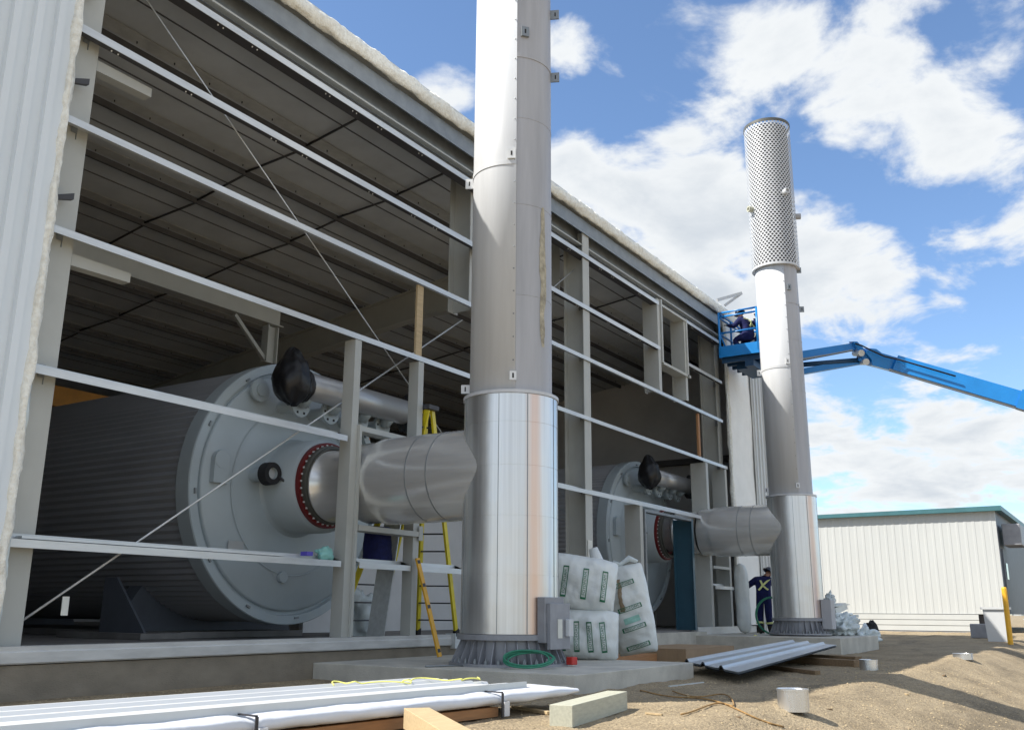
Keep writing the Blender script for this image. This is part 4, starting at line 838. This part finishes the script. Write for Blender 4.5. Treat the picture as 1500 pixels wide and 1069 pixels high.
# ---------------------------------------------------------------- insulation bags
def text_mesh(txt, size):
    c = bpy.data.curves.new('t', 'FONT'); c.body = txt; c.size = size; c.align_x = 'CENTER'; c.align_y = 'CENTER'; c.resolution_u = 2
    o = bpy.data.objects.new('t', c); sc.collection.objects.link(o); bpy.context.view_layer.update()
    me = bpy.data.meshes.new_from_object(o.evaluated_get(bpy.context.evaluated_depsgraph_get())); bpy.data.objects.remove(o)
    vs = [v.co.copy() for v in me.vertices]; fs = [tuple(p.vertices) for p in me.polygons]; return vs, fs
def bag(label, loc, mt, a, b, h, seed, prints, ends=True):
    """pillow of half-width a (x), half-depth b (y), height h (z); front is -y."""
    T = thing('insulation_bag', label, 'bag', loc, 0, 'white insulation bags'); T.matrix_world = Matrix.Translation(loc) @ mt
    def surf(x, z, side=-1):          # superellipse section, pinched at the ends
        t = z / h; e = (1 - abs(2 * t - 1) ** 3.2) ** .5 if 0 < t < 1 else 0
        w = a * (.86 + .14 * e) * (1 + .05 * mnoise.noise(Vector((z * 3, seed, 0)))); u = max(-1, min(1, x / w)); y = b * (e * .93 + .07) * (1 - abs(u) ** 2.6) ** (1 / 2.3)
        y *= 1 + .22 * fbm(x * 3 + seed, z * 3, side, 4); return Vector((x * 1.0 if abs(x) < w else math.copysign(w, x), side * y, z)), w
    def f(u, v):
        z = v * h; _, w = surf(0, z); an = u * 2 * math.pi; x = w * math.cos(an); side = -1 if math.sin(an) < 0 else 1
        p, _ = surf(x * .9999, z, side); r = .018 * fbm(an * 2, z * 7, seed, 4); p.y += r * side; return p
    body = MB().grid(f, 56, 44); body.build('sack', 'bag', T)
    inkm = MB(); inkm.cur = 0; vs, fs = text_mesh('FOYDFOAM', .13)
    for (cx, cz, an, s_, kind) in prints:
        R2 = Matrix.Rotation(an, 2)
        def pl(vs_, lift):
            out = []
            for v in vs_:
                q = R2 @ Vector((v.x * s_, v.y * s_)); x = cx + q.x; z = cz + q.y; p, _ = surf(x, z); p.y -= lift; out.append(p)
            return out
        if kind == 'box':
            nb = 14; bv = [Vector((-.42 + .84 * i / nb, y, 0)) for y in (-.085, .085) for i in range(nb + 1)]
            for y0, y1 in ((-.085, -.062), (.062, .085)):
                bv = [Vector((-.46 + .92 * i / nb, y, 0)) for y in (y0, y1) for i in range(nb + 1)]
                inkm.add(pl(bv, .022), [(i, i + 1, nb + 2 + i, nb + 1 + i) for i in range(nb)])
            bv = [Vector((x, y, 0)) for x, y in ((-.46, -.085), (-.40, -.085), (-.40, .085), (-.46, .085))]; inkm.add(pl(bv, .0225), [(0, 1, 2, 3)])
            bv = [Vector((x, y, 0)) for x, y in ((.42, -.085), (.46, -.085), (.46, .085), (.42, .085))]; inkm.add(pl(bv, .0225), [(0, 1, 2, 3)])
            inkm.add(pl(vs, .023), fs)
        elif kind == 'patch':
            bv = [Vector((x, y, 0)) for y in (-.11, 0, .11) for x in (-.3, -.15, 0, .15, .3)]; pm = MB().add(pl(bv, .021), [(j * 5 + i, j * 5 + i + 1, j * 5 + i + 6, j * 5 + i + 5) for j in range(2) for i in range(4)]); pm.build('printed_patch', 'inkp', T)
        elif kind == 'dirt':
            def df(u, v): 
                z = cz + (v - .5) * .5; x = cx + (u - .5) * .07 * (1 + .6 * fbm(z * 5, seed, 1)) + .04 * fbm(z * 4, 2, seed); p, _ = surf(x, z); p.y -= .0205; return p
            MB().grid(df, 4, 20).build('mud_stain', 'rust', T)
    inkm.build('printed_name', 'ink', T, fixn=False)
    # knotted clear ears at the top
    er = MB().tube([(-a * .5, 0, h - .03), (-a * .3, -.02, h + .06), (-.02, 0, h + .02), (a * .4, .02, h + .09), (a * .75, 0, h + .02)], [.03, .05, .035, .055, .03], 8)
    er.build('tied_end', 'plastic', T)
    return T
vb = math.atan2(-9.6 + 1.3, -15.5) + math.pi / 2    # turn fronts to the viewer
# standing bag: bottom centre (940,955)px, top (910,832)px
def frame(pb, pt, twist=0):
    up = (pt - pb).normalized(); toc = (CAM - pb); toc.z = 0; toc.normalize(); yb_ = -toc; xx = yb_.cross(up).normalized(); yy = up.cross(xx)
    R = Matrix((xx, yy, up)).transposed().to_4x4(); return R @ Matrix.Rotation(twist, 4, 'Z')
pb_ = at_depth(936, 957, 15.1); pt_ = at_depth(911, 828, 15.35); hgt = (pt_ - pb_).length
bag('upright white insulation bag with green print and mud streak, right of the stacked two', pb_, frame(pb_, pt_, rad(-8)), .345, .24, hgt, 2.,
    [(-.02, hgt * .80, .16, .42, 'box'), (.03, hgt * .53, .16, .42, 'box'), (.03, hgt * .40, .16, .42, 'patch'), (.04, hgt * .31, .16, .42, 'box'), (.04, hgt * .10, .16, .42, 'box'), (-.08, hgt * .68, 0, 1, 'dirt')])
# two bags lying on their sides, mouth towards upper left; print runs across them
pb_ = at_depth(906, 931, 14.3); pt_ = at_depth(800, 926, 14.45); hgt = (pt_ - pb_).length
bag('lower of two white insulation bags lying stacked between the stack and the upright bag', pb_, frame(pb_, pt_, rad(-6)), .37, .3, hgt, 5.,
    [(.0, hgt * .20, .12, .48, 'box'), (.0, hgt * .38, .10, .48, 'box'), (.0, hgt * .56, .05, .48, 'box'), (.0, hgt * .74, 0, .48, 'box')])
pb_ = at_depth(902, 862, 14.6); pt_ = at_depth(795, 846, 14.7); hgt = (pt_ - pb_).length
bag('upper of two white insulation bags lying stacked, its loose neck pointing up', pb_, frame(pb_, pt_, rad(8)), .42, .3, hgt, 8.,
    [(-.04, hgt * .17, .0, .50, 'box'), (-.04, hgt * .43, .0, .50, 'box'), (-.04, hgt * .70, .0, .50, 'box')])
nk0 = at_depth(880, 835, 14.75); nk1 = at_depth(868, 808, 14.8)
# loose neck of the upper bag
crm = MB().tube([nk0 + Vector((-.12, .12, -.12)), nk0 + Vector((-.06, .06, -.02)), nk0 + Vector((0, .03, .06)), nk1 + Vector((.02, 0, .06))], [.22, .20, .12, .07], 14); cn_ = crm.build('bag_neck', 'bag'); 
for o_ in bpy.data.objects:
    if o_.get('label', '').startswith('upper of two'): cn_.parent = o_; bpy.context.view_layer.update(); cn_.matrix_parent_inverse = o_.matrix_world.inverted()
# boards under the upright bag and step boxes
o = MB().box((15.0, -1.75, -.27), (17.3, -.9, -.12)).build('timber_board', 'wood_or'); tag(o, 'brown board lying under the upright insulation bag', 'board')
o = MB().box((17.4, -2.3, -.27), (20.0, -1.0, -.05)).box((17.4, -2.3, -.049), (20.0, -1.0, -.03)).build('step_box', 'ply', bevel=.006); tag(o, 'low plywood step box in front of the doorway', 'step box')

# ---------------------------------------------------------------- hoses, cable, rope
def coil(name, label, cat, c, rx, ry, m, r, turns, tilt, seed, wob=.06, n=200):
    random.seed(seed); pts = []
    ph = [random.uniform(0, 6) for _ in range(6)]
    for i in range(n):
        t = i / n; a = t * turns * 2 * math.pi; k = 1 + wob * math.sin(a * .37 + ph[0]) + wob * math.sin(a * 1.13 + ph[1])
        p = Vector((rx * k * math.cos(a), ry * k * math.sin(a), .02 + .03 * t + .02 * math.sin(a * .9 + ph[2]))); pts.append(tilt @ p + Vector(c))
    o = MB().tube(pts, r, 7).build(name, m); tag(o, label, cat); return o
cpos = on_z(772, 972, -.05)
coil('hose_coil', 'green hose coiled on the pad at the foot of the near stack', 'hose', (SX + 1.0 * math.cos(-2.57 + .22), SY + 1.0 * math.sin(-2.57 + .22), .03), .30, .20, 'hose', .011, 5, Matrix.Rotation(rad(-57), 4, 'Z') @ Matrix.Rotation(rad(22), 4, 'X'), 4, .08)
hp_ = at_depth(1125, 921, 25.0)
cz_ = (.09 + .42); cc_ = at_depth(1125, 916, 25.2)
coil('hose_coil', 'green hose coil standing upright beside the worker on the far pad', 'hose', (25.0, -1.55, .56), .46, .46, 'hose', .016, 4, Matrix.Rotation(rad(15), 4, 'Z') @ Matrix.Rotation(rad(-62), 4, 'Z') @ Matrix.Rotation(rad(88), 4, 'X'), 6, .02)
pts = []
for i in range(60):
    t = i / 59.; px = 938 + 210 * t; py = 1012 + 8 * t + 44 * t ** 1.6 + 4 * math.sin(t * 9); p = hit(px, min(py, 1066)); pts.append(p + Vector((0, 0, .012)))
o = MB().tube(pts, .008, 6).build('rope', 'rope_or'); tag(o, 'tan rope snaking over the gravel to the right of the timber block', 'rope')
pts = []
for i in range(40):
    t = i / 39.; px = 985 + 90 * math.sin(t * 3.0) * (1 if t < 2 else 1); py = 1014 + 30 * t + 5 * math.sin(t * 14); p = hit(px, py); pts.append(p + Vector((0, 0, .02)))
o = MB().tube(pts, .008, 6).build('rope', 'rope_or'); tag(o, 'looped end of tan rope lying beside the longer rope on the gravel', 'rope')
pts = [on_z(1105 + 6 * math.sin(i * .9), 930 + i * .9, .1 - .02 * i) for i in range(20)]
o = MB().tube(pts, .012, 6).build('rope', 'rope'); tag(o, 'yellow cord hanging over the edge of the far pad', 'rope')
o = MB().tube([(9.95, -1.9, -.045), (10.3, -2.0, -.045), (10.5, -2.15, -.045)], .012, 6).build('rebar_pin', 'galv_dull'); tag(o, 'thin steel rod lying on the near pad left of the stack foot', 'rod')

# ---------------------------------------------------------------- foreground bundles
def pquad(far_l, far_r, near_r, near_l, z):   # four px corners -> points at height z
    return [on_z(*p, z) for p in (far_l, far_r, near_r, near_l)]
A = Vector((6.65, -3.38, 0)); dirp = (Vector((8.35, -3.70, 0)) - Vector((3.4, -3.20, 0))).normalized(); perp = Vector((dirp.y, -dirp.x, 0))   # perp points to the viewer
S0 = Vector((1.6, -3.02, 0))
BT = thing('panel_bundle', 'long stack of bare white wall panels with grey edge strip and yellow rope on top', 'panel bundle', (S0.x, S0.y, -.075), math.atan2(dirp.y, dirp.x))
ln = 6.55
prf = [(0, 0)]; 
def panel_prof(w, ribs, rh, th):
    up = []; 
    for i in range(ribs + 1):
        y = w * i / ribs; 
        if i == 0: up += [(0, 0), (.02, rh)]
        elif i == ribs: up += [(w - .02, rh), (w, 0)]
        else: up += [(y - .045, .0 + rh * .15), (y - .02, rh), (y + .02, rh), (y + .045, rh * .15)]
        if i < ribs: up += [(y + .05, rh * .15)]
    return up
for k, (dx, dl, dy) in enumerate(((0, 0, 0), (-.25, -.28, .03), (.0, -.55, -.02))):
    w = .98; pr_ = [(0, 0), (0, .022)]
    for i in range(3):
        y = .04 + i * .31
        pr_ += [(y, .022), (y + .02, .046), (y + .05, .046), (y + .07, .022)]
    pr_ += [(w, .022), (w, 0)]
    MB().extrude([(-a, b) for a, b in pr_], (dx + (0 if k else 0), dy, .024 * k), (ln + dl, dy, .024 * k), (0, 1, 0), (0, 0, 1)).build('panel', 'whitemetal', BT)
MB().box((0, -1.012, .0), (ln - .1, -1.004, .078)).build('edge_strip', 'ribsheet', BT)
# wrapped bundle in front and lower
WT = thing('wrapped_bundle', 'white plastic wrapped panel bundle strapped on timber, in front of the bare panels', 'panel bundle', (S0.x, S0.y, -.16), math.atan2(dirp.y, dirp.x))
def wr(u, v):
    x = u * 7.15; a = v * 2 * math.pi; taper = 1 - .6 * sstep(6.7, 7.15, x); w = .72; 
    y = -.82 + w * .5 * math.copysign(abs(math.cos(a)) ** .5, math.cos(a)) * (1 - .15 * sstep(6.5, 7.15, x)); z = .095 + .062 * math.copysign(abs(math.sin(a)) ** .6, math.sin(a)) * taper
    pin = math.exp(-((x - 3.25) / .05) ** 2) + math.exp(-((x - 5.85) / .05) ** 2)
    z *= 1 - .12 * pin; y += .010 * fbm(x * 3, a, 2) ; z += .010 * fbm(x * 2.5, a * 1.5, 7)
    return Vector((x, y - .0, z - .045))
MB().grid(wr, 150, 28).build('wrap', 'wrap', WT)
MB().box((.2, -1.12, -.098), (5.9, -.66, -.018)).build('timber_runner', 'wood_or', WT)
for x in (3.25, 5.85):
    MB().box((x - .012, -1.215, -.10), (x + .012, -1.205, .105)).box((x - .012, -1.2049, .105), (x + .012, -.6, .115)).build('strap', 'cable', WT)
    MB().box((x + .03, -1.21, -.09), (x + .10, -1.19, .03)).build('loose_flap', 'wrap', WT)
def rope_on(label, path, m='rope', r=.006):
    o = MB().tube(path, r, 6).build('rope', m); return tag(o, label, 'rope')
random.seed(5); pth = []
for i in range(90):
    t = i / 89.; x = 6.3 + 1.35 * t + .05 * math.sin(t * 20); yy = -3.75 - .55 * t + .14 * math.sin(t * 13) + .06 * math.sin(t * 31)
    pth.append(Vector((x, yy, .02 + .02 * abs(math.sin(t * 26)))))
rope_on('thin yellow rope tangled over the white panels near their far end', pth)
# timbers
def block(p, q, w, h, m, name, label, cat='timber'):
    p = Vector(p); q = Vector(q); o = MB().bar(p, q, w, h).build(name, m, bevel=.004); return tag(o, label, cat)
a = hit(838, 1067); b = hit(920, 1042)
block((a.x + .03, a.y + .12, tz(a.x, a.y) + .085), (b.x + .1, b.y + .16, tz(b.x, b.y) + .085), .20, .17, 'wood_pale', 'timber_block', 'squared pale timber block lying on sunny gravel in front of the near pad')
_p0 = on_z(610, 1051, -.16); _p1 = on_z(692, 1102, -.18)
block(_p0, _p1, .20, .15, 'wood', 'timber_block', 'pale timber beam under the wrapped bundle at the bottom edge')
a = hit(752, 1038); b = hit(805, 1047); block((a.x, a.y, a.z + .015), (b.x, b.y, b.z + .02), .05, .03, 'wood', 'timber_lath', 'thin lath between the wrapped bundle and the timber block')
for (p, q, w, h, lab) in (((1130, 962), (1258, 968), .22, .09, 'weathered plank just below the far end of the grey sheets, topmost of three'), ((1120, 968), (1256, 977), .16, .12, 'weathered plank in the middle of three beyond the grey sheets'), ((1120, 978), (1198, 988), .1, .06, 'short weathered board, lowest of three by the grey sheets')):
    a = hit(*p); b = hit(*q); block((a.x, a.y, tz(a.x, a.y) + h / 2), (b.x, b.y, tz(b.x, b.y) + h / 2), w, h, 'wood_old', 'timber_plank', lab)
o = MB().bar(hit(980, 1006) + Vector((0, 0, .01)), hit(1030, 1000) + Vector((0, 0, .01)), .03, .015).build('steel_strip', 'galv'); tag(o, 'short galvanised strip lying on the ground by the near pad corner', 'strip')
# grey ribbed sheets
RT = thing('sheet_stack', 'stack of blue grey ribbed metal sheets lying on planks beside the near pad', 'metal sheets', (0, 0, 0))
q = [on_z(1003, 968, -.10), on_z(1082, 984, -.10), on_z(1226, 944, .02), on_z(1158, 939, .02)]
def sheet(z, name, m, sh=0):
    n = 49
    def f(u, v):
        l = q[0].lerp(q[3], v); r = q[1].lerp(q[2], v); p = l.lerp(r, u); t = (u * 3.0) % 1.0; rise = .042 * (sstep(.0, .10, t) - sstep(.20, .30, t))
        return p + Vector((0, 0, rise + z))
    a_ = MB().grid(f, n, 24, smooth=False); 
    def f2(u, v): return f(u, v) - Vector((0, 0, .012))
    a_.grid(f2, n, 24, smooth=False)
    return a_.build(name, m, RT, fixn=False)
sheet(0, 'sheet', 'ribsheet'); sheet(-.0125, 'sheet', 'ribsheet'); sheet(-.026, 'sheet', 'ribdark')
# cans / tin caps
def can(px, py, r, h, label, sink=.0):
    p = hit(px, py); T = thing('tin_can', label, 'tin can', (p.x, p.y, tz(p.x, p.y) - sink), group='tin cans on the gravel')
    MB().lathe([(r, 0), (r, h * .9), (r * 1.03, h * .91), (r * 1.03, h), (r * .97, h), (r * .95, h * .95), (0, h * .95)], n=40, smooth=False).build('can_body', 'tin', T)
    return T
can(1163, 1041, .155, .215, 'shiny tin pail with a lid standing on the sunny gravel, nearest of the three'); can(1273, 980, .145, .19, 'dull tin can at the edge of the building shadow, middle of the three', .03); can(1411, 964, .19, .12, 'low tin can sunk in the small mound at the right', .02)

random.seed(21)
for i, (px, py) in enumerate(((1010, 1022), (1085, 1052), (1330, 1018), (1218, 1040), (970, 1048), (1382, 990))):
    p = hit(px, py); a = random.uniform(0, 3.1); l = random.uniform(.12, .3); d = Vector((math.cos(a) * l, math.sin(a) * l, 0))
    o = MB().bar(p + Vector((0, 0, .012)), p + d + Vector((0, 0, .016)), .035, .015).build('wood_scrap', 'wood_old' if i % 2 else 'wood')
    tag(o, ('thin wood scrap on shaded gravel right of the pad corner', 'thin wood scrap in front of the tin pail, left side', 'small wood scrap on sunny gravel inside the stack shadow band', 'small wood scrap on sunny gravel right of the tin pail', 'pale wood scrap beside the tan rope on sunny gravel', 'pale wood scrap below the low tin can on the mound')[i], 'wood scrap', 'wood scraps on the gravel')
# ---------------------------------------------------------------- far pad clutter
RW = thing('wrapped_roll', 'tall white wrapped roll the ground worker is holding upright', 'insulation roll', (25.35, -.62, .09))
def rl_(u, v):
    a = u * 2 * math.pi; z = v * 1.85; k = 1 + .10 * fbm(math.cos(a) * 1.5, math.sin(a) * 1.5, z * 2); e = (1 - abs(2 * v - 1) ** 6) ** .4 if 0 < v < 1 else 0
    return Vector((.24 * math.cos(a) * k * e - .10 * (1 - v) * -1.6, .18 * math.sin(a) * k * e, z))
MB().grid(rl_, 24, 30).build('roll', 'bag', RW)
random.seed(11)
PW = thing('carton_stack', 'pile of plastic wrapped cartons on the far pad right of the stack', 'cartons', (26.15, -2.75, .09), rad(-15))
crt = MB().box((-.45, -.4, 0), (.45, .4, .34)).box((-.42, -.38, .345), (.44, .36, .56)).build('carton', 'plastic', PW, bevel=.02)
for k in range(5): MB().box((.1 + .02 * k, -.42 - .01 * k, .05 + k * .1), (.50 + .02 * k, -.1, .12 + k * .1)).build('loose_sheet', 'paper', PW)
MB().bar((.0, 0, .60), (.5, -.05, .74), .3, .16).bar((.0, 0, .72), (.65, -.02, .78), .35, .015).build('open_carton', 'paper', PW)
for i, (c, r, lab) in enumerate((((25.95, -3.1, .33), (.45, .32, .26), 'clear plastic wrap bunched in front of the cartons on the far pad'), ((26.95, -3.3, -.0), (.65, .38, .28), 'cloudy plastic heap spilling off the right end of the far pad'), ((26.3, -2.7, .98), (.16, .12, .17), 'scrap of clear plastic sticking up on top of the carton pile'))):
    o = crumple(c, r, 20 + i * 3, 44, 26, .7, 1, 2.2).build('plastic_wrap', 'plastic'); tag(o, lab, 'plastic wrap')
p = hit(1357, 927)
o = crumple((28.6, -3.2, tz(28.6, -3.2) + .5), (.16, .16, .22), 41).build('black_pipe_end', 'rubber'); tag(o, 'dark bundle on the ground between the cartons and the white trailer', 'bundle')

# ---------------------------------------------------------------- site trailer
TX = 40.0
tb = on_x(1478, 925, TX); tt = on_x(1463, 748, TX); ytr = tb.y; zt0 = tb.z; zt1 = tt.z
TR = thing('site_trailer', 'white ribbed site trailer with a teal roof edge and skirting, standing beyond the far stack', 'trailer', (TX, ytr, zt0))
Wt = 12.0; Ht = zt1 - zt0; sk_h = .62
pts = [(0, 0)]; y = .1
pr_ = []
yy = 0
while yy < Wt: pr_ += [(yy, 0), (yy + .14, 0), (yy + .155, -.008), (yy + .235, -.008), (yy + .25, 0)]; yy += .29
pr_ += [(Wt + .2, 0), (Wt + .2, .08), (0, .08)]
MB().extrude([(a, b) for a, b in pr_], (0, 0, sk_h), (0, 0, Ht), (0, 1, 0), (1, 0, 0)).build('side_wall', 'trailer', TR)
MB().box((.0801, 0, sk_h), (16, .08, Ht)).build('end_wall', 'bdark', TR); MB().box((.0801, Wt, sk_h), (16, Wt + .08, Ht)).build('end_wall', 'bdark', TR)  # dark end walls: the shade of that side is put into the colour
MB().extrude([(-.25, Ht), (Wt + .3, Ht - .0), (Wt + .3, Ht + .12), (-.25, Ht + .18)], (-.22, 0, 0), (16.2, 0, 0), (0, 1, 0), (0, 0, 1)).build('roof', 'trim', TR)
skm = MB()
for k in range(3): skm.box((-.02 - .012 * k, .95, .0 + k * .205), (.02, Wt, .19 + k * .205))
skm.build('skirting', 'trailer', TR); MB().box((.15, -.0, -.1), (.4, Wt, sk_h)).build('underframe', 'dark', TR)
MB().box((-.04, .6, -.14), (.05, Wt, -.02)).build('skid', 'steelgrey', TR)
ddr = MB().box((.6, -.06, sk_h), (1.9, -.001, sk_h + 2.4)).build('door', 'bdark', TR); MB().box((.9, -.08, 1.9), (1.5, -.061, 2.5)).build('door_window', 'window', ddr)
st = MB()
for k in range(4): st.box((.2 + .0 * k, -1.5 + k * .35, .12 + k * .15), (2.2, -1.2 + k * .35, .17 + k * .15))
st.build('step', 'galv', TR)
MB().box((.5, -.75, Ht - 1.25), (2.2, -.12, Ht - .45)).build('air_conditioner', 'steelgrey', TR, bevel=.03)
MB().box((1.0, -1.0, .6), (1.05, -.97, 2.9)).box((1.0, -3.0, .6), (2.0, -.97, 2.9)).build('landing_screen', 'bdark', TR)
yb_ = on_x(1481, 947, 31.5); gg = tz(31.5, yb_.y)
o = MB().lathe([(.075, 0), (.075, 1.55), (.06, 1.6), (0, 1.61)], o=(31.5, yb_.y, gg), n=20).build('bollard', 'yellow2'); 
ztop_ = on_x(1480, 862, 31.5).z; o.scale.z = 1
tag(o, 'tall yellow steel bollard at the corner of the white trailer', 'bollard')
yb_ = on_x(1465, 947, 33.5); gg = tz(33.5, yb_.y)
BN = thing('waste_bin', 'white bin standing beside the yellow bollard', 'bin', (33.5, yb_.y, gg)); MB().extrude([(-.28, 0), (.28, 0), (.34, .95), (-.34, .95)], (-.25, 0, 0), (.25, 0, 0), (0, 1, 0), (0, 0, 1)).build('bin_body', 'whitemetal', BN); MB().box((-.3, -.4, .951), (.3, .4, 1.02)).build('bin_lid', 'whitemetal', BN)
yb_ = on_x(1435, 936, 35.0); o = MB().box((35, yb_.y - .25, tz(35, yb_.y)), (35.4, yb_.y + .25, tz(35, yb_.y) + .45)).build('meter_box', 'steelgrey', bevel=.02); tag(o, 'small grey box on the ground under the trailer skirting', 'box')
